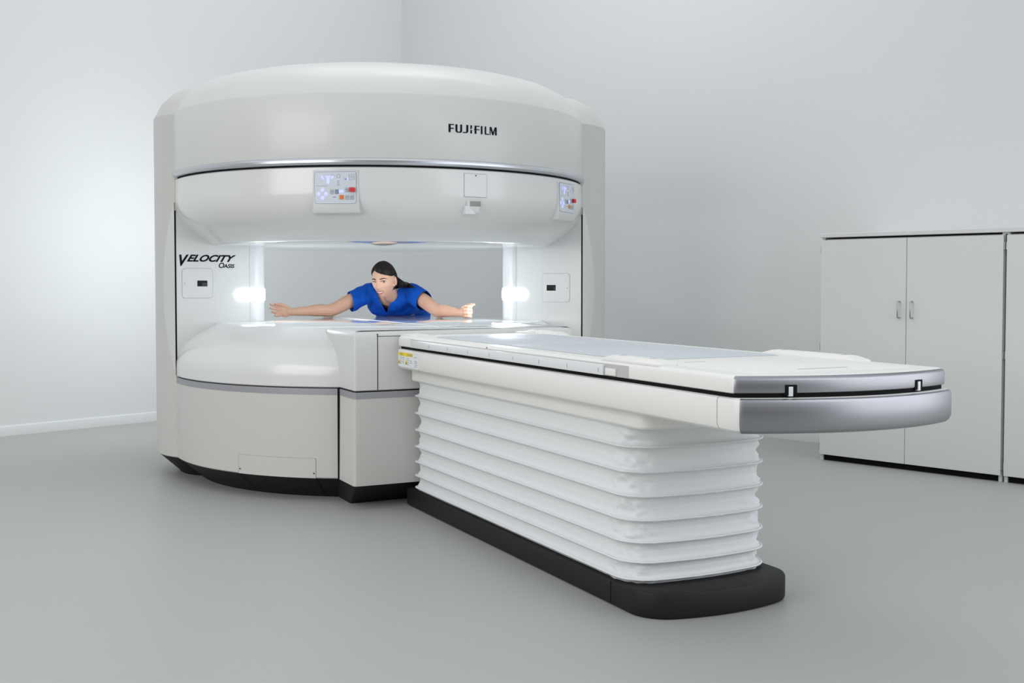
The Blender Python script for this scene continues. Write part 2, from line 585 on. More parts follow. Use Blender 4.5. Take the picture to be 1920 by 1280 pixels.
    ld_.shape = 'RECTANGLE'
    ld_.size, ld_.size_y, ld_.energy, ld_.color = 0.20, 0.06, 3.0, (0.90, 0.96, 1.0)
    lo_ = bpy.data.objects.new('strip_glow', ld_)
    COL.objects.link(lo_)
    lo_.parent = scanner
    lo_.location = lp
    lo_.rotation_euler = Vector((-s, -0.25, 0.0)).to_track_quat('-Z', 'Y').to_euler()
    # edge bead at the back of the right nose / thin vertical lines either side of the lit column
    for sv in ((L + 0.004,) if s < 0 else (L + 0.006, L + 0.17)):
        v, f = patch(pm, sv - 0.002, sv + 0.002, 0.80, 1.30, 0.0005, 0.0020, 1, 12)
        mesh_obj('column_bead', v, f, M_SHELL, scanner)
    if s < 0:
        lg = MB()
        for t, size, sv, z, sh, sx, rise in (('V', 0.083, 0.006, 1.153, 0.33, 0.92, 0), ('ELOCITY', 0.0505, 0.061, 1.1765, 0.50, 1.28, 0), ('O', 0.041, 0.240, 1.142, 0.2, 1.05, 0), ('ASIS', 0.029, 0.273, 1.1425, 0.2, 1.14, 0)):
            a, b, w = text_geo(t, size, pm, sv, z, sh, sx, 0.0016, 0.0026 if t == 'V' else 0.0018 if len(t) > 4 else 0.0008, rise)
            lg.add(a, b)
            pass
        lg.build('lettering', M_INK, scanner, label='black slanted lettering on the left pillar')

# maker's lettering on the upper drum, drawn as block letters
mp1 = cyl(R)
lt = MB()
deg = 180 / pi / R
HT = 0.040


def letter(polys, x, w):
    for p in polys:
        n = len(p)
        pts = [(s0 + (x + q[0] * w) * deg, zz + q[1] * HT) for q in p]
        lt.add(*ngon_map(mp1, pts, 0.0014))


s0, zz = 12.75, 1.792
t_ = 0.17
LW = 0.030
F_ = [[(0, 0), (.38, 0), (.38, 1), (0, 1)], [(.34, .88), (1, .88), (1, 1), (.34, 1)], [(.34, .42), (.95, .42), (.95, .55), (.34, .55)]]
U_ = [[(0, 0.22), (.3, 0.22), (.3, 1), (0, 1)], [(.72, .22), (1, .22), (1, 1), (.72, 1)], [(0, .22), (.08, .08), (.22, 0), (.78, 0), (.92, .08), (1, .22), (.72, .22), (.64, .12), (.38, .12), (.3, .22)]]
J_ = [[(.55, .22), (.95, .22), (.95, 1), (.55, 1)], [(-.1, 0), (.6, 0), (.82, .08), (.95, .22), (.55, .22), (.45, .12), (-.1, .12)]]
I2 = [[(0, 0), (.85, 0), (.85, .46), (0, .40)], [(0, .50), (.45, .56), (.85, .66), (.85, 1), (0, 1)]]
I_ = [[(0, 0), (1, 0), (1, 1), (0, 1)]]
L_ = [[(0, 0), (.38, 0), (.38, 1), (0, 1)], [(.38, 0), (1.05, 0), (1.05, .12), (.38, .12)]]
M_ = [[(0, 0), (.12, 0), (.12, .86), (.0, 1)], [(0, 1), (.24, 1), (.56, .12), (.44, 0), (.36, 0)], [(.44, 0), (.56, 0), (.82, 1), (.72, 1), (.44, .22)], [(.76, 0), (1, 0), (1, 1), (.74, 1)]]
FB = [[(0, 0), (.38, 0), (.38, 1), (0, 1)], [(.38, .88), (1, .88), (1, 1), (.38, 1)], [(-.18, .47), (1, .47), (1, .58), (-.05, .58)]]
for g, x, w in ((F_, 0.0, 0.026), (U_, 0.0325, 0.032), (J_, 0.071, 0.025), (I2, 0.105, 0.0095), (FB, 0.126, 0.025), (I_, 0.158, 0.0085), (L_, 0.178, 0.021), (M_, 0.2045, 0.038)):
    letter(g, x * 1.10, w * 1.10)
lt.build('lettering', M_INK, scanner, label='black block lettering on the upper drum', fix=False)

# square hatch under the band, with its recessed latch below
g = patch(cyl(1.168), 16.75, 23.0, 1.481, 1.597, 0.014, 0.0006)
p = patch(cyl(1.168), 16.85, 22.9, 1.483, 1.595, 0.0135, 0.0022)
hatch = mesh_obj('hatch', *p, M_GLOSS, scanner)
mesh_obj('hatch_gap', *g, M_GROOVE, hatch)
v, f = patch(cyl(1.168), 19.75, 20.05, 1.584, 1.590, 0.0029, 0.0034, 3, 3)
mesh_obj('screw', v, f, M_GAP, hatch)


def tangent_box(phi, w, z0, z1, d0, d1, r0, rr=0.004, drop=0.0):
    """block standing on the drum, facing out at angle phi"""
    vv, fv = rbox(-w / 2, w / 2, -d1, -d0, z0, z1, rr)
    a = radians(phi)
    out = []
    for (x, y, z) in vv:
        px, py = x, y - r0
        out.append((px * cos(a) - py * sin(a), px * sin(a) + py * cos(a), z))
    return out, fv


# latch recess: dark pocket and white wedge
v, f = tangent_box(19.3, 0.070, 1.404, 1.468, -0.09, 0.0004, 1.168, 0.002)
latch = mesh_obj('latch', v, f, M_SHELL, scanner)
v, f = tangent_box(19.8, 0.060, 1.436, 1.462, -0.03, 0.0012, 1.168, 0.001)
mesh_obj('latch_slot', v, f, M_GROOVE, latch)
a = radians(18.5)
wl = []
for (x, y, z) in [(-0.028, -1.173, 1.437), (-0.012, -1.173, 1.437), (0.030, -1.168, 1.398), (-0.028, -1.168, 1.398), (-0.026, -1.10, 1.435), (-0.012, -1.10, 1.435), (0.030, -1.08, 1.400), (-0.026, -1.08, 1.400)]:
    wl.append((x * cos(a) - y * sin(a), x * sin(a) + y * cos(a), z))
mesh_obj('latch_wedge', wl, [[0, 1, 2, 3], [7, 6, 5, 4], [0, 4, 5, 1], [1, 5, 6, 2], [2, 6, 7, 3], [3, 7, 4, 0]], M_RAIL, latch)


def control_panel(phi, label):
    a = radians(phi)

    def pm(x, z, d):
        px, py = x, -(1.168 + 0.004 + d)
        return (px * cos(a) - py * sin(a), px * sin(a) + py * cos(a), z)
    w, zb, zt = 0.226, 1.392, 1.600
    hv, hf = [], []
    # housing: square block whose lower corners splay outwards, drawn as a loft from top to bottom
    rings = []
    for z, hw, y in ((1.602, 0.106, -1.160), (1.599, 0.110, -1.170), (1.45, 0.113, -1.172), (1.405, 0.116, -1.172), (1.396, 0.117, -1.168), (1.393, 0.113, -1.158)):
        o = rrect(-hw, hw, y, -1.00, (0.010, 0.010, 0.001, 0.001), 4)
        rings.append([(px * cos(a) - py * sin(a), px * sin(a) + py * cos(a), z) for px, py in o])
    hv, hf = loft(rings)
    h = mesh_obj('control_panel', hv, hf, M_SHELL, scanner, 30, label)
    X0, X1, Z0, Z1 = -0.101, 0.099, 1.440, 1.590
    fr = patch(pm, X0 - 0.002, X1 + 0.002, Z0 - 0.002, Z1 + 0.0025, 0.013, 0.0006)
    mesh_obj('bezel', *fr, mat('lilac_bezel', (0.32, 0.31, 0.46), 0.4), h)
    mesh_obj('keypad', *patch(pm, X0, X1, Z0, Z1, 0.012, 0.0014), M_PANEL, h)
    U = lambda x: X0 + (x - 340) / 980 * (X1 - X0)
    V = lambda y: Z1 - (y - 170) / 710 * (Z1 - Z0)
    for (x0, x1, y) in ((370, 640, 485), (730, 790, 235), (1160, 1280, 225), (1160, 1280, 350), (860, 950, 470), (770, 845, 740)):
        hgt = 3 if y not in (740,) else 8
        mesh_obj('icon_line', *patch(pm, U(x0), U(x1), V(y + hgt), V(y - hgt), 0.0002, 0.0018, 1, 1), M_KEY, h)
    for (x0, x1, y0, y1) in ((1155, 1165, 225, 350), (1275, 1285, 225, 350), (1200, 1208, 250, 320), (1235, 1243, 250, 320), (885, 892, 350, 470), (918, 925, 350, 470), (1050, 1100, 320, 345)):
        mesh_obj('icon_line', *patch(pm, U(x0), U(x1), V(y1), V(y0), 0.0002, 0.0018, 1, 1), M_KEY, h)
    lines = MB()
    rg = []
    for k in range(20):
        rg.append([(U(905 + q * cos(2 * pi * k / 20)), V(262 + q * sin(2 * pi * k / 20))) for q in (38, 46)])
    for k in range(20):
        q = [rg[k][0], rg[k][1], rg[(k + 1) % 20][1], rg[(k + 1) % 20][0]]
        lines.add(*ngon_map(pm, q, 0.0018))
    lines.build('icon_ring', M_KEY, h, fix=False)

    def disc(cx, cy, r, m, name, d=0.0024, lift=None):
        pts = [(U(cx + r * cos(2 * pi * k / 16)), V(cy + r * sin(2 * pi * k / 16))) for k in range(16)]
        top = [pm(p_[0], p_[1], d) for p_ in pts]
        bot = [pm(p_[0], p_[1], 0.0005) for p_ in pts]
        mesh_obj(name, *loft([bot, top]), m, h, 50)
    for (x, y) in ((525, 572), (432, 665), (603, 668), (525, 755)):
        disc(x, y, 46, M_BLUE_LED, 'arrow_key')
    # lit arrow icons of the upper row
    for pts in ([(470, 260), (510, 245), (575, 330), (530, 345)], [(585, 255), (720, 255), (700, 300), (690, 440), (625, 440), (620, 300)], [(735, 260), (790, 260), (790, 315), (720, 315)], [(890, 320), (925, 320), (925, 350), (890, 350)], [(1110, 305), (1145, 305), (1145, 350), (1110, 350)]):
        mesh_obj('lit_arrow', *ngon_map(pm, [(U(x), V(y)) for x, y in pts], 0.0019), M_BLUE_LED, h, fix=False)
    for (x0, x1, y0, y1, m, nm, d) in ((705, 790, 565, 660, M_KEY_FACE, 'key', .003), (822, 905, 565, 660, M_KEY, 'key', .003), (915, 1030, 575, 640, M_BLUE_LED, 'lit_key', .003),
                                       (1062, 1150, 525, 618, M_KEY_FACE, 'key', .003), (1175, 1300, 525, 622, M_RED, 'stop_key', .016), (930, 1025, 692, 788, M_ORANGE, 'orange_key', .004),
                                       (1060, 1150, 692, 788, M_KEY_FACE, 'key', .003), (1178, 1268, 692, 788, M_KEY_FACE, 'key', .003)):
        fr_ = MB()
        fr_.add(*patch(pm, U(x0), U(x1), V(y1), V(y0), 0.002, d, 2, 2))
        if nm == 'key':
            fr_.add(*patch(pm, U(x0 + 14), U(x1 - 14), V((y0 + y1) / 2 + 8), V((y0 + y1) / 2 - 8), 0.0003, d + 0.0005, 1, 1), 1)
            fr_.add(*patch(pm, U(x1 - 6), U(x1 + 4), V(y1 + 6), V(y0), 0.0003, d - 0.001, 1, 1), 1)
            fr_.add(*patch(pm, U(x0), U(x1 + 4), V(y1 + 6), V(y1 - 4), 0.0003, d - 0.001, 1, 1), 1)
        fr_.build(nm, [m, M_KEY], h)
    return h


control_panel(-14.1, 'control panel on the left of the upper half')
control_panel(54.3, 'control panel at the right end of the upper half')

# service hatch in the lower cover
g = patch(cyl(R), -40.9, -19.2, 0.1135, 0.2105, 0.010, 0.0005, 24)
p = patch(cyl(R), -40.75, -19.35, 0.1137, 0.209, 0.009, 0.0014, 24)
sh = mesh_obj('service_hatch', *p, M_SATIN, scanner)
mesh_obj('hatch_gap', *g, M_GROOVE, sh)
for ph in (-40.3, -19.75):
    v, f = patch(cyl(R), ph - 0.14, ph + 0.14, 0.134, 0.140, 0.0029, 0.003, 3, 3)
    mesh_obj('screw', v, f, M_GAP, sh)
for ph in (-40.9, -19.2):
    ln = MB()
    a = radians(ph)
    for i in range(1):
        pts = []
        for (r, z) in ((1.1635, 0.112), (1.047, 0.013)):
            for dd in (-0.002, 0.002):
                pts.append(((r + 0.0012) * sin(a) + dd * cos(a), -(r + 0.0012) * cos(a) + dd * sin(a), z))
        ln.add([pts[0], pts[1], pts[3], pts[2]], [[0, 1, 2, 3]])
    ln.build('plinth_seam', M_GAP, scanner)

# docking block that meets the table
def dock(name, prof, m, label=None, angle=30):
    """prof: list of (inset, z)"""
    rings = []
    base_o = rrect(-0.566, 0.60, -1.25, -0.55, (0.012, 0.012, 0.003, 0.003), 4)
    for ins, z in prof:
        o = offset_poly(base_o, ins) if ins else base_o
        rings.append([t2m(p[0], -p[1], z) for p in o])
    v, f = loft(rings)
    return mesh_obj(name, v, f, m, scanner, angle, label)


dk = dock('docking_block', [(0.006, 0.5555), (0.0, 0.560), (0.0, 0.806), (0.003, 0.818), (0.010, 0.828), (0.022, 0.834), (0.036, 0.8362)], M_SHELL)
dock('docking_base', [(-0.004, 0.113), (-0.004, 0.118), (0.0, 0.52)], M_SATIN)
dock('docking_stripe', [(-0.0012, 0.5198), (-0.0012, 0.550)], M_STRIPE)
dock('docking_gap', [(0.010, 0.5495), (0.010, 0.558)], M_GAP)
rings = []
for x0, v1, z in ((-0.530, 1.075, 0.0), (-0.532, 1.085, 0.010), (-0.564, 1.247, 0.1128)):
    rings.append([t2m(p[0], -p[1], z) for p in rrect(x0, 0.58, -v1, -0.55, (0.008, 0.008, 0.003, 0.003), 4)])
mesh_obj('docking_plinth', *loft(rings), M_BLACK, scanner)
sm = MB()


def fmap(v0):
    return lambda x, z, d: t2m(x, v0 + d, z)


sm.add(*patch(fmap(1.25), -0.4535, -0.4503, 0.558, 0.822, 0.0005, 0.0012, 1, 4))
sm.add(*patch(fmap(1.25), -0.4505, 0.36, 0.8090, 0.8110, 0.0005, 0.0012, 8, 1))
sm.build('panel_seam', M_GAP, dk)
# dark joint where the block meets the drum
best = None
for i in range(400):
    vv = 0.8 + i * 0.001
    q = t2m(-0.566, vv, 0)
    e = abs(hypot(q[0], q[1]) - R)
    if best is None or e < best[0]:
        best = (e, vv)
jv = best[1]
v, f = [], []
jm = lambda x, z, d: t2m(-0.5715 - d, x, z)
mesh_obj('joint_gap', *patch(jm, jv - 0.004, jv + 0.012, 0.114, 0.553, 0.0005, 0.002, 1, 6), M_GAP, scanner)
# bright track seam across the deck
tm = lambda u, v_, d: t2m(u, v_, 0.840 + d)
v, f = patch(lambda a_, b_, d: t2m(a_ - 0.03, b_, 0.840 + d), -0.0035, 0.0035, -0.90, 1.0, 0.0005, 0.002, 1, 10)
mesh_obj('deck_seam', v, f, M_RAIL, scanner)

# ---------------------------------------------------------------- the patient table
TV = 2.27
tb = C0 + FR * TV
table = empty('patient_table', (tb.x, tb.y, 0), A_T)
tag(table, 'long white patient table on a pleated bellows and black plinth, docked to the scanner', 'patient table')


def tl(u, v, z):
    return (u, -(v - TV), z)


def table_outline(hw, v0, v1c, v1s, rc, r0=0.02, n=12, cx=0.0, sh=0.0):
    """outline in (u, y) ccw: back end square, front end a shallow arc with rounded corners"""
    # the front arc: from (-hw, v1s) to (hw, v1s) with apex (0, v1c)
    sag = v1c - v1s
    Ra = (hw * hw + sag * sag) / (2 * sag)
    cy = v1c - Ra
    pts = []
    # rounded corner between side line u=-hw and arc: circle of radius rc tangent to both
    # centre at u=-(hw-rc), distance Ra-rc from (0,cy)
    cu = hw - rc
    cv = cy + sqrt((Ra - rc) ** 2 - cu * cu)
    a_end = atan2(cv - cy, cu)
    front = []
    # left corner (u negative): from side (angle pi) to arc tangent (angle pi - a_end)
    for k in range(n + 1):
        a_ = pi + (pi - a_end - pi) * k / n
        front.append((-cu + rc * cos(a_), cv + rc * sin(a_)))
    m = 16
    for k in range(1, m):
        a_ = (pi - a_end) + (a_end - (pi - a_end)) * k / m
        front.append((Ra * cos(a_), cy + Ra * sin(a_)))
    for k in range(n + 1):
        a_ = a_end + (0 - a_end) * k / n
        front.append((cu + rc * cos(a_), cv + rc * sin(a_)))
    back = []
    for k in range(5):
        a_ = -pi / 2 * k / 4
        back.append((hw - r0 + r0 * cos(a_), v0 + r0 + r0 * sin(a_)))
    for k in range(5):
        a_ = -pi / 2 - pi / 2 * k / 4
        back.append((-hw + r0 + r0 * cos(a_), v0 + r0 + r0 * sin(a_)))
    front = [(p[0] + cx, p[1] + sh * p[0]) for p in front]
    back = [(p[0] + cx, p[1]) for p in back]
    o = front + back                       # clockwise in (u, v)
    return [(p[0], -(p[1] - TV)) for p in o]     # flips to ccw in local (x, y)


def slab(name, outline, prof, m, parent, label=None, angle=30, silver=None):
    rings = []
    for ins, z in prof:
        o = offset_poly(outline, ins) if ins else outline
        rings.append([(p[0], p[1], z) for p in o])
    v, f = loft(rings)
    ms = m
    fm = None
    if silver:
        fm = []
        n = len(outline)
        for q in f:
            cx = sum(v[i][0] for i in q) / len(q)
            cy = sum(v[i][1] for i in q) / len(q)
            zs = [v[i][2] for i in q]
            nn = (Vector(v[q[1]]) - Vector(v[q[0]])).cross(Vector(v[q[2]]) - Vector(v[q[0]])).normalized()
            fm.append(1 if (len(q) == 4 and abs(nn.y) > 0.55 * hypot(nn.x, nn.y) and cy < silver and abs(nn.z) < 0.97) else 0)
        ms = [m, M_ENDCAP]
    return mesh_obj(name, v, f, ms, parent, angle, label, fm)


# plinth
po = table_outline(0.30, 1.215, 3.345, 3.285, 0.13)
pl = slab('plinth', po, [(0.010, 0.0), (0.004, 0.004), (0.0, 0.012), (0.0, 0.076), (0.004, 0.083), (0.012, 0.085)], M_BLACK, table, 'matt black plinth of the table')
gv, gf = patch(lambda a_, z, d: tl(-0.30 - d, a_, z), 3.083, 3.087, 0.01, 0.08, 0.0005, 0.001, 1, 2)
mesh_obj('plinth_seam', gv, gf, M_GAP, pl)

# bellows: pleats between ribs, with creases at the rounded corners
ribs = [0.607, 0.530, 0.449, 0.370, 0.292, 0.220, 0.155, 0.098, 0.066]
bo = table_outline(0.290, 1.276, 3.215, 3.180, 0.115, 0.05)
# denser outline for creases
dense = []
for i in range(len(bo)):
    a, b = Vector(bo[i]), Vector(bo[(i + 1) % len(bo)])
    nseg = max(1, int((b - a).length / 0.010))
    for k in range(nseg):
        dense.append(tuple(a.lerp(b, k / nseg)))
per = [0.0]
for i in range(len(dense)):
    per.append(per[-1] + (Vector(dense[(i + 1) % len(dense)]) - Vector(dense[i])).length)


def corner_w(p):
    w = 0
    for cx, cy in ((-0.245, -(3.125 - TV)), (0.245, -(3.125 - TV))):
        d = hypot(p[0] - cx, p[1] - cy)
        w = max(w, math.exp(-(d / 0.085) ** 2))
    for cx, cy in ((-0.28, -(1.29 - TV)), (0.28, -(1.29 - TV))):
        w = max(w, 0.5 * math.exp(-(hypot(p[0] - cx, p[1] - cy) / 0.05) ** 2))
    return w


rings = []
zlist = []
for i in range(len(ribs) - 1):
    zt, zb = ribs[i], ribs[i + 1]
    nq = 18 if zt - zb > 0.05 else 12
    for q in range(nq):
        zlist.append((zt + (zb - zt) * q / nq, q / nq, i))
zlist.append((ribs[-1], 0.0, len(ribs) - 1))
for (z, t, i) in zlist:
    hgt = ribs[i] - ribs[min(i + 1, len(ribs) - 1)]
    depth = 0.0175 if hgt > 0.05 else 0.011
    # sharp bead at the rib (t=0/1), flat fabric between
    u = min(t, 1 - t) * 2
    prof = depth * (1 - math.exp(-u * 7.0)) + 0.004 * u * (1 if t < 0.5 else 0.4)
    if i == 0 and t < 0.5:
        prof = 0.018
    ring_ = []
    ins = offset_poly(dense, prof)
    for j, p in enumerate(ins):
        w = corner_w(dense[j])
        zz_ = z
        if w > 0.02:
            nv = noise.noise(Vector((per[j] * 26, z * 34 + i * 7.3, i * 3.1)))
            nv2 = noise.noise(Vector((per[j] * 60 + z * 30, z * 50, 9 + i)))
            amp = w * (0.020 * nv + 0.010 * nv2) * (0.15 + 0.85 * min(1, u * 2.2))
            c = Vector((0, p[1] * 0.8))
            dr = (Vector(p) - c)
            dr.normalize()
            p = (p[0] + dr.x * (amp - 0.004 * w * u), p[1] + dr.y * (amp - 0.004 * w * u))
        else:
            nv = noise.noise(Vector((per[j] * 3.0, z * 20 + i * 5, 2.0)))
            amp = 0.0022 * nv * u
            c = Vector((0, p[1]))
            dr = Vector((p[0], 0.0)) if abs(p[0]) > 0.2 else Vector((0, p[1]))
            dr.normalize()
            p = (p[0] + dr.x * amp, p[1] + dr.y * amp)
        # the hem hangs a little lower at the corners
        ring_.append((p[0], p[1], zz_ - 0.006 * w * u))
    rings.append(ring_)
v, f = loft(rings)
bel = mesh_obj('bellows', v, f, M_CLOTH, table, 50, 'white pleated bellows under the table top')
# hem cord: thin bead along every rib
for z in ribs[1:-1]:
    o = offset_poly(dense, -0.0004)
    rr = []
    for k in range(6):
        a_ = 2 * pi * k / 6
        q = offset_poly(dense, -0.0042 * cos(a_) + 0.0020)
        rr.append([(p[0], p[1], z + 0.0042 * sin(a_)) for p in q])
    rr.append(rr[0])
    v, f = loft(rr, True, False, False)
    mesh_obj('pleat_cord', v, f, M_CLOTH, bel, 60)

# carrier under the tray
slab('carrier', table_outline(0.300, 1.285, 3.30, 3.262, 0.05), [(0.004, 0.600), (0.0, 0.606), (0.0, 0.662)], M_TABLE, table)
v, f = rbox(0.05, 0.17, -(3.74 - TV), -(3.60 - TV), 0.628, 0.668, 0.004)
mesh_obj('foot_stop', v, f, M_TABLE, table)

# lower frame with its separate end cap
lo = table_outline(0.371, 1.262, 3.940, 3.848, 0.038, 0.03, cx=0.009, sh=0.07)
yc = -(3.735 - TV)


def clip(o, y, keep_front):
    out = []
    n = len(o)
    for i in range(n):
        a, b = o[i], o[(i + 1) % n]
        ina = (a[1] < y) == keep_front
        inb = (b[1] < y) == keep_front
        if ina:
            out.append(a)
        if ina != inb:
            t = (y - a[1]) / (b[1] - a[1])
            out.append((a[0] + (b[0] - a[0]) * t, y))
    return out


fprof = [(0.030, 0.655), (0.016, 0.658), (0.006, 0.666), (0.0, 0.680), (0.0, 0.742), (0.003, 0.749), (0.010, 0.7525), (0.05, 0.753)]
# rings of the whole slab, then clipped per ring
def clipped_slab(name, y, front, m, label=None, silver=None):
    rings_ = []
    ringsv = []
    for ins, z in fprof:
        o = offset_poly(lo, ins)
        ringsv.append((clip(o, y, front), z))
    n = min(len(r[0]) for r in ringsv)
    # start each ring at its clip edge so that rings correspond
    fixed = []
    for r, z in ringsv:
        idx = [i for i in range(len(r)) if abs(r[i][1] - y) < 1e-6]
        st = max(idx, key=lambda i: r[i][0]) if not front else min(idx, key=lambda i: r[i][0])
        r2 = r[st:] + r[:st]
        fixed.append(([(p[0], p[1], z) for p in r2]))
    L0 = len(fixed[0])
    assert all(len(q) == L0 for q in fixed), [len(q) for q in fixed]
    v, f = loft(fixed)
    fm = None
    ms = m
    if silver:
        fm = []
        for q in f:
            cy = sum(v[i][1] for i in q) / len(q)
            nn = (Vector(v[q[1]]) - Vector(v[q[0]])).cross(Vector(v[q[2]]) - Vector(v[q[0]])).normalized()
            fm.append(1 if (len(q) == 4 and abs(nn.y) > 0.55 * hypot(nn.x, nn.y) and abs(nn.z) < 0.97 and all(v[i][1] < y - 1e-5 for i in q)) else 0)
        ms = [m, M_ENDCAP]
    return mesh_obj(name, v, f, ms, table, 28, label, fm)


frame = clipped_slab('frame', yc + 0.0015, False, M_TABLE)
clipped_slab('end_cap', yc - 0.0015, True, M_TABLE, 'silver end cap of the lower frame', -(3.803 - TV))
# seam filler and black gap between the two trays
gp = table_outline(0.360, 1.27, 3.905, 3.820, 0.03, 0.03, cx=0.009, sh=0.07)
slab('shadow_gap', gp, [(0, 0.70), (0, 0.772)], M_GAP, table)

# table top
to = table_outline(0.368, 1.262, 3.910, 3.826, 0.035, 0.03, cx=0.008, sh=0.07)
top = slab('table_top', to, [(0.006, 0.7640), (0.001, 0.7665), (0.0, 0.771), (0.0, 0.800), (0.003, 0.807), (0.009, 0.8115), (0.018, 0.8135), (0.03, 0.8140)], M_TABLE, table, silver=-(3.6 - TV))
# raised collar at the scanner end
v, f = rbox(-0.345, -0.255, -(1.40 - TV), -(1.268 - TV), 0.808, 0.822, 0.005)
mesh_obj('end_collar', v, f, M_TABLE, table)
v, f = rbox(0.255, 0.345, -(1.40 - TV), -(1.268 - TV), 0.808, 0.822, 0.005)
mesh_obj('end_collar', v, f, M_TABLE, table)
# side rail recess and the rail with its position marks
for sgn in (-1, 1):
    x = -0.360 if sgn < 0 else 0.376
    rc_ = MB()
    rc_.add(*box(min(x, x + sgn * 0.0006), max(x, x + sgn * 0.0006), -(3.285 - TV), -(1.44 - TV), 0.7665, 0.8035))
    rc_.build('rail_recess', mat('recess_grey', (0.50, 0.50, 0.49), 0.5), table)
    v, f = rbox(min(x, x + sgn * 0.010), max(x, x + sgn * 0.010), -(3.146 - TV), -(1.459 - TV), 0.766, 0.7995, 0.002)
    rail = mesh_obj('side_rail', v, f, M_RAIL, table)
    for k in range(8):
        vv = 1.682 + 0.2053 * k
        xx = x + sgn * 0.0104
        mesh_obj('rail_mark', [(xx, -(vv - 0.0016 - TV), 0.775), (xx, -(vv + 0.0016 - TV), 0.775), (xx, -(vv + 0.0016 - TV), 0.788), (xx, -(vv - 0.0016 - TV), 0.788)], [[0, 1, 2, 3]], M_GROOVE, rail, fix=False)
    v, f = rbox(min(x, x + sgn * 0.006), max(x, x + sgn * 0.006), -(3.215 - TV), -(3.152 - TV), 0.768, 0.790, 0.002)
    mesh_obj('rail_stop', v, f, M_TABLE, table)
# red position mark on the edge
v, f = box(-0.3605, -0.352, -(2.2525 - TV), -(2.2495 - TV), 0.804, 0.809)
mesh_obj('position_mark', v, f, mat('mark_red', (0.35, 0.05, 0.05), 0.5), table, label='tiny red mark on the table edge')
# two dark notches with white tabs in the end
sag_y = lambda u: -(3.910 - 0.084 * ((u - 0.008) / 0.368) ** 2 + 0.07 * (u - 0.008) - TV)
for u in (-0.215, 0.215):
    y = sag_y(u)
    an = math.atan(2 * 0.084 * (u - 0.008) / 0.368 ** 2 - 0.07)
    def turn(vs):
        return [(u + x * cos(an) - yy * sin(an), y + x * sin(an) + yy * cos(an), z) for x, yy, z in vs]
    v, f = rbox(-0.017, 0.017, -0.0022, 0.012, 0.760, 0.788, 0.001)
    nt_ = mesh_obj('latch_notch', turn(v), f, M_GAP, table)
    v, f = rbox(-0.007, 0.005, -0.0042, 0.008, 0.757, 0.783, 0.001)
    mesh_obj('latch_tab', turn(v), f, M_RAIL, nt_)
# grey pads let into the top
def pad(name, v0, v1, hw, z0, z1, label=None):
    o = rrect(-hw, hw, -(v1 - TV), -(v0 - TV), 0.02, 4)
    return slab(name, o, [(0.0, z0), (0.0, z1 - 0.003), (0.002, z1 - 0.001), (0.006, z1)], M_PAD, table, label)


groove = slab('pad_groove', rrect(-0.284, 0.284, -(3.235 - TV), -(1.548 - TV), 0.02, 4), [(0, 0.8135), (0, 0.8145)], M_GROOVE, table)
pad('pad', 1.552, 2.288, 0.280, 0.8138, 0.8185, 'grey pad near the scanner')
pad('pad', 2.292, 3.215, 0.280, 0.8138, 0.8185, 'long grey pad over the middle of the table')
# stepped plates at the foot end
slab('foot_plate', rrect(-0.285, 0.285, -(3.80 - TV), -(3.24 - TV), 0.03, 5), [(0, 0.8138), (0.0, 0.8155), (0.003, 0.8165)], M_TABLE, table)
mesh_obj('slot', *box(-0.085, 0.095, -(3.745 - TV), -(3.738 - TV), 0.8160, 0.8170), M_GROOVE, table)
mesh_obj('slot', *box(-0.215, -0.135, -(3.375 - TV), -(3.370 - TV), 0.8160, 0.8170), M_GROOVE, table)
# hand grips: bevelled blocks on both edges at each end
def grip(u0, u1, v0, v1):
    rings_ = []
    for ins, z in ((0.0, 0.812), (0.0, 0.818), (0.018, 0.829), (0.024, 0.8305)):
        o = rrect(u0 + ins * 0.7, u1 - ins * 0.7, -(v1 - ins * 2.2 - TV), -(v0 + ins * 2.2 - TV), 0.008, 3)
        rings_.append([(p[0], p[1], z) for p in o])
    v, f = loft(rings_)
    g_ = mesh_obj('hand_grip', v, f, M_TABLE, table, 30)
    for vv in (v0 + 0.085, v1 - 0.085):
        v2, f2 = box(u0 + 0.02, u1 - 0.02, -(vv + 0.002 - TV), -(vv - 0.002 - TV), 0.8300, 0.8312)
        mesh_obj('grip_slot', v2, f2, M_GROOVE, g_)


grip(-0.352, -0.285, 3.10, 3.44)
grip(0.300, 0.368, 3.10, 3.56)
grip(0.300, 0.368, 1.27, 1.62)

# warning label on the side of the frame
lm = lambda a_, z, d: (-0.362 - d, -(a_ - TV), z)
lab = mesh_obj('warning_label', *patch(lm, 1.285, 1.545, 0.672, 0.742, 0.002, 0.0008, 8, 4), M_LABEL, table, label='white warning label with a yellow band')
mesh_obj('yellow_band', *patch(lm, 1.288, 1.470, 0.722, 0.738, 0.001, 0.0012, 6, 2), M_YELLOW, lab)
# side faces the viewer's left: reading direction runs towards larger v
tx = MB()
a, b, w = text_geo('CAUTION', 0.0135, lm, 1.404, 0.7252, 0, 1.0, 0.0016, 0.0002)
tx.add(a, b)
a, b, w = text_geo('注 意', 0.0125, lm, 1.310, 0.7252, 0, 1.3, 0.0016, 0.0002)
tx.add(a, b)
for (x0, rows) in ((1.318, (0.715, 0.707, 0.697, 0.688)), (1.345, (0.714, 0.705, 0.697, 0.690)), (1.405, (0.713, 0.704, 0.695, 0.686)), (1.437, (0.704, 0.695)), (1.492, (0.723, 0.706, 0.699, 0.690, 0.681))):
    for z in rows:
        L_len = 0.022 if x0 < 1.4 else (0.028 if x0 < 1.44 else 0.040)
        mesh_obj('print_line', *patch(lm, x0, x0 + L_len * random.uniform(0.6, 1.0), z - 0.0012, z + 0.0012, 0.0003, 0.0014, 1, 1), M_KEY, lab)
tx.build('band_lettering', M_KEY, lab)
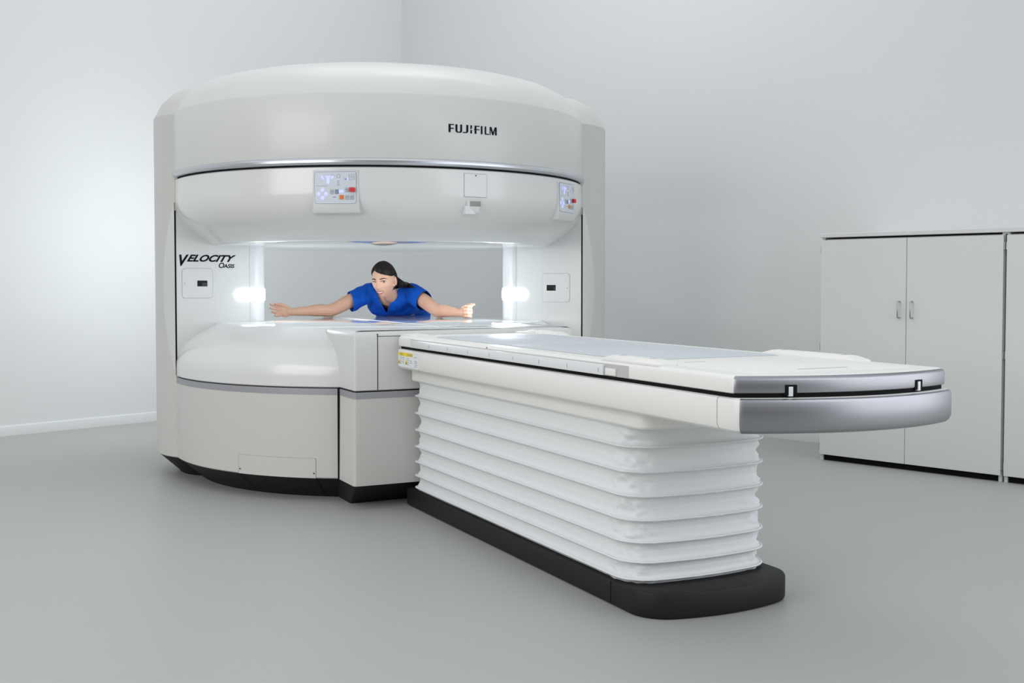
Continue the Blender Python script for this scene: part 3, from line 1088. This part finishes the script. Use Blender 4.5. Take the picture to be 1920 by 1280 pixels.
for x0 in (1.288, 1.378):
    tri = MB()
    tri.add(*ngon_map(lm, [(x0, 0.684), (x0 + 0.024, 0.684), (x0 + 0.012, 0.716)], 0.0013))
    tri.add(*ngon_map(lm, [(x0 + 0.002, 0.685), (x0 + 0.007, 0.685), (x0 + 0.007, 0.699), (x0 + 0.004, 0.694)], 0.0016), 1)
    tri.add(*ngon_map(lm, [(x0 + 0.016, 0.685), (x0 + 0.022, 0.685), (x0 + 0.019, 0.695), (x0 + 0.016, 0.699)], 0.0016), 1)
    tri.build('warning_triangle', [M_YELLOW, M_GAP], lab, fix=False)

# ---------------------------------------------------------------- cabinets along the right wall
FL = Vector((1.851, 6.692))
cab_rz = -pi / 4


def cabinet(x_off, label, name):
    p = FL + Vector((1, -1)).normalized() * x_off
    c = empty(name, (p.x, p.y, 0), cab_rz)
    tag(c, label, 'cabinet', 'tall white two door cabinets')
    Wd, D = 1.072, 0.60
    m = MB()
    m.add(*box(0.0, 0.018, 0.002, D, 0.0, 1.318))            # left side
    m.add(*box(Wd - 0.018, Wd, 0.002, D, 0.0, 1.318))        # right side
    m.add(*box(0.018, Wd - 0.018, D - 0.012, D, 0.02, 1.318))
    m.add(*box(0.018, Wd - 0.018, 0.022, D - 0.012, 0.036, 0.054))
    m.add(*box(0.018, Wd - 0.018, 0.022, D - 0.012, 1.300, 1.318))
    m.build('carcass', M_CAB, c)
    v, f = box(0.018, Wd - 0.018, 0.012, 0.028, 0.0, 0.035)
    mesh_obj('toe_kick', v, f, M_GAP, c)
    for i in range(2):
        x0 = 0.003 if i == 0 else 0.5375
        x1 = 0.5345 if i == 0 else Wd - 0.003
        v, f = rbox(x0, x1, -0.018, 0.0, 0.036, 1.312, 0.0012, 1)
        d = mesh_obj('door', v, f, M_CAB, c)
        hx = 0.4985 if i == 0 else 0.5735
        hp = [(hx, -0.018, 0.862), (hx, -0.040, 0.862), (hx, -0.046, 0.868), (hx, -0.046, 0.948), (hx, -0.040, 0.954), (hx, -0.018, 0.954)]
        v, f = tube(hp, [0.0045] * 6, 8, Vector((1, 0, 0)))
        mesh_obj('handle', v, f, M_STEEL, d, 60, 'steel bow handle')
        for hz in (0.085, 0.676, 1.256):
            hxx = -0.0005 if i == 0 else Wd + 0.0005
            hm = MB()
            hm.add(*tube([(hxx, -0.008, hz - 0.02), (hxx, -0.008, hz + 0.02)], [0.0045, 0.0045], 8))
            hm.build('hinge', M_STEEL, d, 60)
    return c


cabinet(0.0, 'white two door cabinet with steel bow handles, its left end free beyond the table', 'storage_cabinet')
cabinet(1.084, 'white cabinet cut off by the right edge, joined to the full two door cabinet', 'storage_cabinet')
p = FL
ct = empty('cabinet_top', (p.x, p.y, 0), cab_rz)
bpy.data.objects.remove(ct)
v, f = rbox(-0.006, 2.160, -0.020, 0.605, 1.327, 1.351, 0.002, 1)
m = MB()
m.add(v, f)
for (x0, x1) in ((0.0, 0.02), (1.056, 1.094), (2.13, 2.148)):
    m.add(*box(x0, x1, 0.004, 0.60, 1.3182, 1.3275))
ctop = m.build('cabinet_top', M_CABTOP)
ctop.location = (FL.x, FL.y, 0)
ctop.rotation_euler = (0, 0, cab_rz)
tag(ctop, 'pale continuous top board lying across both white cabinets', 'worktop')

# ---------------------------------------------------------------- the person
def remeshed(name, geos, voxel, smooth_it=4, fac=0.5):
    """one continuous surface from overlapping closed shapes"""
    m = MB()
    for v, f in geos:
        m.add(v, f)
    me = bpy.data.meshes.new(name)
    me.from_pydata(m.v, [], m.f)
    bm = bmesh.new()
    bm.from_mesh(me)
    bmesh.ops.recalc_face_normals(bm, faces=bm.faces)
    bm.to_mesh(me)
    bm.free()
    o = bpy.data.objects.new(name, me)
    COL.objects.link(o)
    md = o.modifiers.new('r', 'REMESH')
    md.mode = 'VOXEL'
    md.voxel_size = voxel
    if smooth_it:
        s_ = o.modifiers.new('s', 'SMOOTH')
        s_.iterations = smooth_it
        s_.factor = fac
    bpy.context.view_layer.update()
    dg = bpy.context.evaluated_depsgraph_get()
    out = bpy.data.meshes.new_from_object(o.evaluated_get(dg))
    bpy.data.objects.remove(o)
    return out


def ell(c, rx, ry, rz, rot=None, n=20, m=12):
    rings = []
    for i in range(m + 1):
        a = -pi / 2 + pi * i / m
        rr = max(cos(a), 0.02)
        ring_ = []
        for k in range(n):
            p = Vector((rx * rr * cos(2 * pi * k / n), ry * rr * sin(2 * pi * k / n), rz * sin(a)))
            if rot:
                p = rot @ p
            ring_.append(Vector(c) + p)
        rings.append(ring_)
    return loft(rings)


def smooth_path(pts, vals, n=6):
    """Catmull-Rom through points and values"""
    P = [Vector(p) for p in pts]
    outp, outv = [], []
    for i in range(len(P) - 1):
        p0, p1, p2, p3 = P[max(i - 1, 0)], P[i], P[i + 1], P[min(i + 2, len(P) - 1)]
        for k in range(n):
            t = k / n
            outp.append(0.5 * ((2 * p1) + (-p0 + p2) * t + (2 * p0 - 5 * p1 + 4 * p2 - p3) * t * t + (-p0 + 3 * p1 - 3 * p2 + p3) * t ** 3))
            a, b = vals[i], vals[i + 1]
            ts = t * t * (3 - 2 * t)
            outv.append(tuple(x + (y - x) * ts for x, y in zip(a, b)) if isinstance(a, tuple) else a + (b - a) * ts)
    outp.append(P[-1])
    outv.append(vals[-1])
    return outp, outv


def limb(pts, rad, n=14, k=6):
    p, r = smooth_path(pts, rad, k)
    # rounded ends
    g = [tube(p, r, n)]
    g.append(ell(p[0], r[0], r[0], r[0]))
    g.append(ell(p[-1], r[-1], r[-1], r[-1]))
    return g


DZ = 0.840                                     # the deck's top
SL, SR = Vector((-0.930, 7.35, 0.995)), Vector((-0.648, 7.33, 0.990))
EL, ER = Vector((-1.165, 7.235, DZ + 0.044)), Vector((-0.475, 7.10, DZ + 0.044))
WL, WR = Vector((-1.385, 7.06, DZ + 0.036)), Vector((-0.322, 6.92, DZ + 0.034))
NECK0, NECK1 = Vector((-0.790, 7.34, 0.945)), Vector((-0.800, 7.205, 1.025))
HEAD = Vector((-0.817, 7.135, 1.072))

# head axes: f to the face, r to the person's left (image right), u up
yaw = radians(-17.0)
f0 = Vector((sin(yaw), -cos(yaw), 0))
r0_ = Vector((cos(yaw), sin(yaw), 0))
u0 = Vector((0, 0, 1))
HM = Matrix((r0_, f0, u0)).transposed()          # columns r, f, u
pitch = Matrix.Rotation(radians(-9), 3, 'X')     # about r: chin drawn in
roll = Matrix.Rotation(radians(-3), 3, 'Y')      # about f
HM = HM @ roll @ pitch


def hp(x, y, z):
    return HEAD + HM @ Vector((x, y, z))


def gauss(x, z, cx, cz, sx, sz):
    return math.exp(-((x - cx) / sx) ** 2 - ((z - cz) / sz) ** 2)


def head_r(d):
    """surface point for a unit direction d (x side, y front, z up)"""
    x, y, z = d
    a, b, c = 0.0705, 0.090, 0.108
    if z < 0:
        a = 0.0705 - 0.016 * (-z) ** 1.2
        b = 0.090 - 0.004 * (-z)
    t = 1 / sqrt((x / a) ** 2 + (y / b) ** 2 + (z / c) ** 2)
    p = Vector((x, y, z)) * t
    if p.y > 0 and p.z < -0.02:                  # jaw narrows to the chin
        k = min(1, (-0.02 - p.z) / 0.085)
        p.x *= 1 - 0.34 * k * k
    if p.y > 0.0:
        w = min(1, p.y / 0.05)
        X, Z = p.x, p.z
        f = 0.0
        f += 0.0200 * gauss(X, Z, 0, -0.030, 0.0115, 0.0135)       # nose tip
        f += 0.0110 * gauss(X, Z, 0, -0.010, 0.0085, 0.022)       # bridge
        f += 0.0050 * (gauss(X, Z, 0.012, -0.036, 0.008, 0.008) + gauss(X, Z, -0.012, -0.036, 0.008, 0.008))
        f -= 0.0095 * (gauss(X, Z, 0.031, 0.003, 0.016, 0.012) + gauss(X, Z, -0.031, 0.003, 0.016, 0.012))   # sockets
        f += 0.0035 * (gauss(X, Z, 0.030, 0.022, 0.020, 0.008) + gauss(X, Z, -0.030, 0.022, 0.020, 0.008))   # brow
        f += 0.0060 * (gauss(X, Z, 0.041, -0.022, 0.018, 0.018) + gauss(X, Z, -0.041, -0.022, 0.018, 0.018)) # cheeks
        f += 0.0080 * gauss(X, Z, 0, -0.062, 0.028, 0.014)        # mouth
        f -= 0.0030 * gauss(X, Z, 0, -0.076, 0.020, 0.006)
        f += 0.0085 * gauss(X, Z, 0, -0.094, 0.020, 0.015)        # chin
        p.y += f * w
    return p


def head_geo(n=72, m=56, scale=1.0):
    rings = []
    for i in range(m + 1):
        a = -pi / 2 + pi * i / m
        rr = max(cos(a), 1e-3)
        ring_ = []
        for k in range(n):
            b = 2 * pi * k / n
            p = head_r((rr * cos(b), rr * sin(b), sin(a))) * scale
            ring_.append(hp(*p))
        rings.append(ring_)
    return loft(rings)


geos = [head_geo()]
# ears
for sx in (-1, 1):
    geos.append(ell(hp(sx * 0.0765, -0.010, -0.006), 0.008, 0.017, 0.030, HM @ Matrix.Rotation(radians(-10), 3, 'X'), 12, 8))
    geos.append(ell(hp(sx * 0.069, 0.002, -0.033), 0.006, 0.008, 0.010, HM, 10, 6))
# neck
geos += limb([NECK0 + Vector((0, 0.02, 0.008)), NECK0.lerp(NECK1, 0.5) + Vector((0.004, -0.01, 0)), NECK1, hp(0, -0.02, -0.02)], [0.046, 0.048, 0.047, 0.050])
# torso (bent forward over the deck), hips, legs
tp = [(-0.790, 7.325, 0.965), (-0.790, 7.44, 0.938), (-0.782, 7.60, 0.930), (-0.775, 7.78, 0.905), (-0.77, 7.93, 0.860)]
tw = [(0.108, 0.056), (0.122, 0.060), (0.112, 0.062), (0.124, 0.076), (0.146, 0.092)]
p_, r_ = smooth_path(tp, tw, 6)
geos.append(tube(p_, None, 24, Vector((0, 0, 1)), r_))
geos.append(ell(tp[0], 0.112, 0.045, 0.052))
geos.append(ell(tp[-1], 0.160, 0.11, 0.11))
geos += limb([SL, Vector((-0.86, 7.37, 0.985)), NECK0 + Vector((0, 0.02, 0.012))], [0.050, 0.048, 0.046])
geos += limb([SR, Vector((-0.72, 7.37, 0.983)), NECK0 + Vector((0, 0.02, 0.012))], [0.050, 0.048, 0.046])
for sx in (-1, 1):
    hx = -0.77 + sx * 0.085
    geos += limb([(hx, 7.93, 0.83), (hx + sx * 0.01, 7.95, 0.62), (hx + sx * 0.015, 7.96, 0.44), (hx + sx * 0.015, 7.975, 0.28), (hx + sx * 0.015, 7.98, 0.08)], [0.090, 0.073, 0.053, 0.050, 0.034])
    geos += limb([(hx + sx * 0.015, 7.99, 0.035), (hx + sx * 0.02, 7.90, 0.030), (hx + sx * 0.025, 7.82, 0.025)], [0.034, 0.034, 0.024])
# arms
geos += limb([SL, SL.lerp(EL, 0.5) + Vector((0, 0, 0.004)), EL, EL.lerp(WL, 0.3) + Vector((0, 0, 0.002)), EL.lerp(WL, 0.7), WL], [0.052, 0.046, 0.0415, 0.0405, 0.030, 0.0245])
geos += limb([SR, SR.lerp(ER, 0.5) + Vector((0, 0, 0.002)), ER, ER.lerp(WR, 0.3) + Vector((0, 0, 0.002)), ER.lerp(WR, 0.7), WR], [0.052, 0.046, 0.0415, 0.0405, 0.030, 0.0245])


def chain(base, fwd, side, up, lens, bends, rads):
    """finger: successive phalanges bending from fwd towards side"""
    pts = [Vector(base)]
    ang = 0
    for L_, b in zip(lens, bends):
        ang += radians(b)
        d = (fwd * cos(ang) + side * sin(ang)).normalized()
        pts.append(pts[-1] + d * L_)
    g = [tube(pts, rads, 10)]
    for q, r in zip(pts, rads):
        g.append(ell(q, r, r, r, None, 10, 8))
    return g


# hand at image left: palm to the camera and a little up, little finger edge on the deck
hd = Vector((-0.80, -0.60, 0.02)).normalized()       # wrist to fingertips
nrm = Vector((0.55, -0.80, 0.22)).normalized()       # the palm faces this way
nrm = (nrm - hd * nrm.dot(hd)).normalized()
upv = nrm.cross(hd).normalized()
if upv.z < 0:
    upv = -upv
pc = WL + hd * 0.050 + upv * 0.006
geos += [ell(pc, 0.050, 0.040, 0.0155, Matrix((hd, upv, nrm)).transposed(), 18, 10)]
geos += limb([WL, WL + hd * 0.03], [0.0245, 0.024])
for i, (off, lens) in enumerate(((0.029, (0.036, 0.023, 0.019)), (0.010, (0.040, 0.026, 0.020)), (-0.010, (0.037, 0.024, 0.020)), (-0.028, (0.029, 0.018, 0.017)))):
    fd = (hd + upv * (0.10 - i * 0.09)).normalized()
    geos += chain(WL + hd * 0.084 + upv * (off + 0.006), fd, nrm, upv, lens, (8 + 4 * i, 15, 13), (0.0090, 0.0085, 0.0078, 0.0065))
# thumb along the upper edge
geos += chain(WL + hd * 0.030 + upv * 0.026 + nrm * 0.010, (hd * 0.84 + upv * 0.40).normalized(), (hd * 0.8 - upv * 0.5 + nrm * 0.5).normalized(), upv, (0.040, 0.030, 0.025), (5, 22, 12), (0.0125, 0.0105, 0.0095, 0.0072))

# hand at image right: loose fist, thumb on top, curled fingers to the camera
hd2 = Vector((0.86, -0.50, 0.0)).normalized()
nr2 = Vector((-0.48, -0.86, 0.12)).normalized()
nr2 = (nr2 - hd2 * nr2.dot(hd2)).normalized()
up2 = nr2.cross(hd2).normalized()
if up2.z < 0:
    up2 = -up2
pc2 = WR + hd2 * 0.046 + up2 * 0.006
geos += [ell(pc2, 0.048, 0.040, 0.0160, Matrix((hd2, up2, nr2)).transposed(), 18, 10)]
geos += limb([WR, WR + hd2 * 0.03], [0.0245, 0.025])
for i, (off, lens) in enumerate(((0.031, (0.034, 0.024, 0.020)), (0.011, (0.037, 0.026, 0.020)), (-0.009, (0.035, 0.024, 0.020)), (-0.027, (0.028, 0.019, 0.018)))):
    fd = (hd2 + up2 * (0.05 - i * 0.05)).normalized()
    geos += chain(WR + hd2 * 0.078 + up2 * (off + 0.006), fd, nr2, up2, lens, (52, 72, 48), (0.0092, 0.0088, 0.0080, 0.0070))
geos += chain(WR + hd2 * 0.026 + up2 * 0.030 + nr2 * 0.008, (hd2 * 0.80 + up2 * 0.46).normalized(), (hd2 * 0.7 - up2 * 0.4 + nr2 * 0.2).normalized(), up2, (0.038, 0.028, 0.023), (5, 28, 14), (0.0125, 0.0105, 0.0095, 0.0075))

body_me = remeshed('person', geos, 0.0030, 3, 0.5)
for vtx in body_me.vertices:                # skin rests on the deck
    if DZ - 0.06 < vtx.co.z < DZ + 0.0012 and (Vector((vtx.co.x, vtx.co.y)) - MC).length < 0.97:
        vtx.co.z = DZ + 0.0012
body_me.materials.clear()
body_me.materials.append(M_SKIN)
body_me.polygons.foreach_set('use_smooth', [True] * len(body_me.polygons))
person = bpy.data.objects.new('person', body_me)
COL.objects.link(person)
tag(person, 'smiling dark haired woman in blue scrubs leaning over the scanner deck with arms spread wide', 'person')

# --- scrub top
sg = []
tw2 = [(0.128, 0.078), (0.163, 0.098), (0.152, 0.094), (0.158, 0.100), (0.178, 0.112)]
p_, r_ = smooth_path(tp, tw2, 6)
sg.append(tube(p_, None, 28, Vector((0, 0, 1)), r_))
sg.append(ell(tp[0], 0.132, 0.060, 0.078))
sg.append(ell((-0.79, 7.35, 0.945), 0.10, 0.072, 0.075))
sg.append(ell((-0.75, 7.44, 0.915), 0.135, 0.095, 0.085))
sg.append(ell((-0.83, 7.44, 0.915), 0.130, 0.095, 0.085))
sg += limb([SL, Vector((-0.86, 7.38, 0.988)), Vector((-0.79, 7.36, 0.965))], [0.066, 0.068, 0.068])
sg += limb([SR, Vector((-0.72, 7.38, 0.986)), Vector((-0.79, 7.36, 0.965))], [0.066, 0.068, 0.068])
for a, b in ((SL, EL), (SR, ER)):
    sg += limb([a, a.lerp(b, 0.3), a.lerp(b, 0.72)], [0.064, 0.063, 0.067])
# drape from the sleeves to the chest
sg.append(ell((-0.90, 7.40, 0.955), 0.055, 0.06, 0.05))
sg.append(ell((-0.68, 7.40, 0.95), 0.055, 0.06, 0.05))
sm_ = remeshed('scrub_top', sg, 0.006, 5, 0.5)
bm = bmesh.new()
bm.from_mesh(sm_)
bpy.data.meshes.remove(sm_)
# folds
bm.normal_update()
for vtx in bm.verts:
    c = vtx.co
    n1 = noise.noise(Vector((c.x * 22 + c.z * 9, c.y * 10, c.z * 8)))
    n2 = noise.noise(Vector((c.x * 46, c.y * 20 + 5, c.z * 14)))
    vtx.co = c + vtx.normal * (0.0075 * n1 + 0.003 * n2)
# flatten what would sink into the deck
for vtx in bm.verts:
    if vtx.co.z < DZ + 0.004:
        vtx.co.z = DZ + 0.004 + (vtx.co.z - DZ) * 0.02
# sleeve hems
for a, b, t in ((SL, EL, 0.52), (SR, ER, 0.46)):
    no = (b - a).normalized()
    if a is SL:
        no = (no + Vector((-0.05, 0, 0.25))).normalized()
    else:
        no = (no + Vector((0.10, 0, 0.10))).normalized()
    co = a.lerp(b, t)
    geom = [g_ for g_ in bm.verts if (g_.co - a).length < 0.33] 
    es = set(); fs = set()
    vs = set(v_ for v_ in bm.verts if (v_.co - a).dot((b - a).normalized()) > 0.02)
    fs = [q for q in bm.faces if all(v_ in vs for v_ in q.verts)]
    es = list({e for q in fs for e in q.edges})
    bmesh.ops.bisect_plane(bm, geom=fs + es + list({v_ for e in es for v_ in e.verts}), plane_co=co, plane_no=no)
    dele = [v_ for v_ in bm.verts if (v_.co - co).dot(no) > 1e-5 and (v_.co - a).dot((b - a).normalized()) > 0.02 and (v_.co - a.lerp(b, 0.7)).length < 0.2]
    bmesh.ops.delete(bm, geom=dele, context='VERTS')
# waist hem
geom = list(bm.verts) + list(bm.edges) + list(bm.faces)
bmesh.ops.bisect_plane(bm, geom=geom, plane_co=(0, 7.86, 0.9), plane_no=(0, 1, 0), clear_outer=True)
# neck opening: a V on the chest and a rounded collar behind
AP = Vector((-0.823, 0.862)); VL_ = Vector((-0.872, 0.975)); VR_ = Vector((-0.757, 0.985))
for (p1, p2, sgn) in ((AP, VL_, 1), (AP, VR_, -1)):
    e = (p2 - p1).normalized()
    no = Vector((e.y, 0, -e.x))
    fs = [q for q in bm.faces if q.calc_center_median().y < 7.36 or (q.calc_center_median().y < 7.54 and q.calc_center_median().z < 0.95)]
    es = list({e_ for q in fs for e_ in q.edges})
    bmesh.ops.bisect_plane(bm, geom=fs + es + list({v_ for e_ in es for v_ in e_.verts}), plane_co=(p1.x, 0, p1.y), plane_no=no)


def in_v(c):
    if (c.y < 7.36 or (c.y < 7.54 and c.z < 0.95)) and c.z > AP.y:
        tl_ = (c.z - AP.y) / (VL_.y - AP.y)
        xl = AP.x + (VL_.x - AP.x) * tl_
        xr = AP.x + (VR_.x - AP.x) * (c.z - AP.y) / (VR_.y - AP.y)
        if xl - 1e-6 < c.x < xr + 1e-6:
            return True
    q = Vector((c.x + 0.797, c.y - 7.350))
    return q.length < 0.062 and c.z > 0.985


dele = [q for q in bm.faces if in_v(q.calc_center_median())]
bmesh.ops.delete(bm, geom=dele, context='FACES')
for _ in range(14):                         # even out the cut hems
    new = {}
    for vtx in bm.verts:
        be = [e_ for e_ in vtx.link_edges if e_.is_boundary]
        if len(be) == 2:
            a_, b_ = be[0].other_vert(vtx).co, be[1].other_vert(vtx).co
            new[vtx] = vtx.co * 0.4 + (a_ + b_) * 0.3
    for vtx, c in new.items():
        vtx.co = c
me = bpy.data.meshes.new('scrub_top')
bm.to_mesh(me)
bm.free()
me.materials.append(M_SCRUB)
me.polygons.foreach_set('use_smooth', [True] * len(me.polygons))
scrub = bpy.data.objects.new('scrub_top', me)
COL.objects.link(scrub)
scrub.parent = person
sd = scrub.modifiers.new('thick', 'SOLIDIFY')
sd.thickness = 0.003
sd.offset = 0
# --- trousers and shoes (behind the scanner)
tg = []
for sx in (-1, 1):
    hx = -0.77 + sx * 0.085
    tg += limb([(hx, 7.93, 0.84), (hx + sx * 0.01, 7.95, 0.62), (hx + sx * 0.015, 7.96, 0.44), (hx + sx * 0.015, 7.975, 0.28), (hx + sx * 0.015, 7.98, 0.10)], [0.110, 0.092, 0.076, 0.070, 0.066])
tg.append(ell((-0.77, 7.92, 0.87), 0.178, 0.125, 0.120))
trm = remeshed('scrub_trousers', tg, 0.010, 5)
trm.materials.clear()
trm.materials.append(M_SCRUB)
trm.polygons.foreach_set('use_smooth', [True] * len(trm.polygons))
tr = bpy.data.objects.new('scrub_trousers', trm)
COL.objects.link(tr)
tr.parent = person
for sx in (-1, 1):
    hx = -0.77 + sx * 0.10
    sh_ = remeshed('shoe', limb([(hx, 8.00, 0.046), (hx + sx * 0.005, 7.91, 0.043), (hx + sx * 0.01, 7.80, 0.036)], [0.044, 0.043, 0.034]), 0.006, 3)
    sh_.materials.clear()
    sh_.materials.append(M_SHOE)
    o = bpy.data.objects.new('shoe', sh_)
    COL.objects.link(o)
    o.parent = person

# --- hair: cap over the skull with a side parting, gathered into a tail on the shoulder
def hair_line(x, y):
    """lowest z of the hair for a head-surface point"""
    side = 0.026
    if y > 0.0:
        # sweeps down from a high parting at the person's right (x<0) to the left temple
        front = 0.072 - 0.42 * max(0, x + 0.030) - 0.30 * max(0, -0.030 - x)
        k = min(1.0, max(0.0, (0.050 - y) / 0.040))
        return front * (1 - k) + min(front, side) * k
    if y > -0.026:
        return side
    k = min(1, (-0.026 - y) / 0.016)
    return side * (1 - k) - 0.072 * k


hv, hf = [], []
n, m_ = 96, 72
for i in range(m_ + 1):
    a = -pi / 2 + pi * i / m_
    rr = max(cos(a), 1e-3)
    for k in range(n):
        b = 2 * pi * k / n
        p = head_r((rr * cos(b), rr * sin(b), sin(a)))
        q = Vector(p)
        edge = p.z - hair_line(p.x, p.y)
        lift = 0.0135 * min(1, max(0.0, edge) / 0.018) - 0.002
        vol = 0.006 * max(0, p.z / 0.108) + 0.010 * max(0, -p.y / 0.09)
        q = q + q.normalized() * (lift + vol * min(1, max(0, edge) / 0.03))
        st = 0.0014 * noise.noise(Vector((b * 9 + a * 3, a * 2.0, 4)))
        q = q + q.normalized() * st
        hv.append(hp(*q))
        if edge < 0:
            hv[-1] = hv[-1]
for i in range(m_):
    for k in range(n):
        idx = [i * n + k, i * n + (k + 1) % n, (i + 1) * n + (k + 1) % n, (i + 1) * n + k]
        a = -pi / 2 + pi * (i + 0.5) / m_
        b = 2 * pi * (k + 0.5) / n
        p = head_r((cos(a) * cos(b), cos(a) * sin(b), sin(a)))
        if p.z > hair_line(p.x, p.y) - 0.002:
            hf.append(idx)
hair = mesh_obj('hair', hv, hf, M_HAIR, person, 80, fix=False)
tail_p = [hp(0.01, -0.088, 0.010), hp(0.035, -0.108, -0.012), hp(0.075, -0.11, -0.045), Vector((-0.690, 7.30, 1.045)), Vector((-0.655, 7.285, 1.030)), Vector((-0.630, 7.275, 1.005))]
tv, tf = smooth_path(tail_p, [0.026, 0.024, 0.024, 0.020, 0.016, 0.007], 7)
tg = MB()
tg.add(*tube(tv, tf, 12))
for q in range(7):
    off = Vector((random.uniform(-1, 1), random.uniform(-1, 1), random.uniform(-0.4, 1))) * 0.010
    pp_ = [p + off * min(1, i / 14) + Vector((0, 0, 0.006 * sin(i * 0.5 + q))) for i, p in enumerate(tv)]
    tg.add(*tube(pp_, [r * 0.45 for r in tf], 8))
tg.build('ponytail', M_HAIR, hair, 80)

# --- face details
def on_face(x, z, lift=0.0):
    """head-local surface point over face coordinates x, z"""
    lo_, hi_ = 0.0, 0.14
    yy = 0.085
    best = None
    # march: solve by sampling directions
    y = 0.09
    for _ in range(25):
        d = Vector((x, y, z)).normalized()
        p = head_r(d)
        # keep x and z, update y
        y += (p.y - y) * 0.8 if abs(p.y - y) > 1e-6 else 0
        s_ = p.length
        q = d * s_
        y = y + (q.y - y) * 0.5
    return Vector((x, p.y + lift, z))


for sx in (-1, 1):
    c = on_face(sx * 0.0305, 0.002)
    ec = Vector((sx * 0.0300, c.y - 0.0065, 0.002))
    e_ = mesh_obj('eye', *ell(hp(*ec), 0.0135, 0.0105, 0.0062, HM, 18, 12), M_EYE, person, 80)
    ic = ec + Vector((0.0028, 0.0085, 0.0002))
    mesh_obj('iris', *ell(hp(*ic), 0.0058, 0.0026, 0.0056, HM, 14, 8), M_IRIS, e_, 80)
    ld = []
    for q in range(9):
        t = q / 8
        x = sx * (0.0155 + 0.030 * t)
        z = 0.0065 + 0.0042 * sin(pi * min(1, t * 1.05)) - 0.002 * t
        s_ = on_face(x, z)
        ld.append(hp(x, s_.y + 0.002, z))
    mesh_obj('eyelash', *tube(ld, [0.0012] + [0.0020] * 7 + [0.0012], 6), M_HAIR, person, 80)
    br = []
    for q in range(9):
        t = q / 8
        x = sx * (0.0135 + 0.040 * t)
        z = 0.0185 + 0.0085 * sin(pi * min(1, t * 0.85 + 0.05)) - 0.004 * t * t
        s_ = on_face(x, z)
        br.append(hp(x, s_.y + 0.0008, z))
    mesh_obj('eyebrow', *tube(br, [0.0026, 0.0034, 0.0035, 0.0034, 0.0031, 0.0027, 0.0022, 0.0016, 0.0008], 6), mat('brow_hair', (0.022, 0.011, 0.008), 0.6), person, 80)
# smile: lips around a row of teeth
def mouth_band(z_up, z_dn, name, m, lift, x_max=0.0255, curve=0.0085):
    v, f = [], []
    N = 16
    for i in range(N + 1):
        t = -1 + 2 * i / N
        x = x_max * t
        taper = max(0.02, 1 - abs(t) ** 2.2)
        for j in range(5):
            z = -0.0615 + curve * t * t + (z_dn + (z_up - z_dn) * j / 4) * taper
            s_ = on_face(x, z)
            bulge = lift * taper * (1 - (j / 2 - 1) ** 2 * 0.6)
            v.append(hp(x, s_.y + bulge, z))
    for i in range(N):
        for j in range(4):
            f.append([i * 5 + j, (i + 1) * 5 + j, (i + 1) * 5 + j + 1, i * 5 + j + 1])
    return mesh_obj(name, v, f, m, person, 80)


mouth_band(0.0082, 0.0018, 'upper_lip', M_LIP, 0.0030)
mouth_band(-0.0045, -0.0125, 'lower_lip', M_LIP, 0.0036)
mouth_band(0.0026, -0.0058, 'teeth', M_TEETH, 0.0016, 0.0215, 0.0065)
# nostrils
for sx in (-1, 1):
    s_ = on_face(sx * 0.0065, -0.0405)
    mesh_obj('nostril', *ell(hp(sx * 0.0065, s_.y + 0.0005, -0.0408), 0.0020, 0.0011, 0.0012, HM, 8, 6), mat('nostril_shade', (0.30, 0.12, 0.085), 0.7), person, 80)
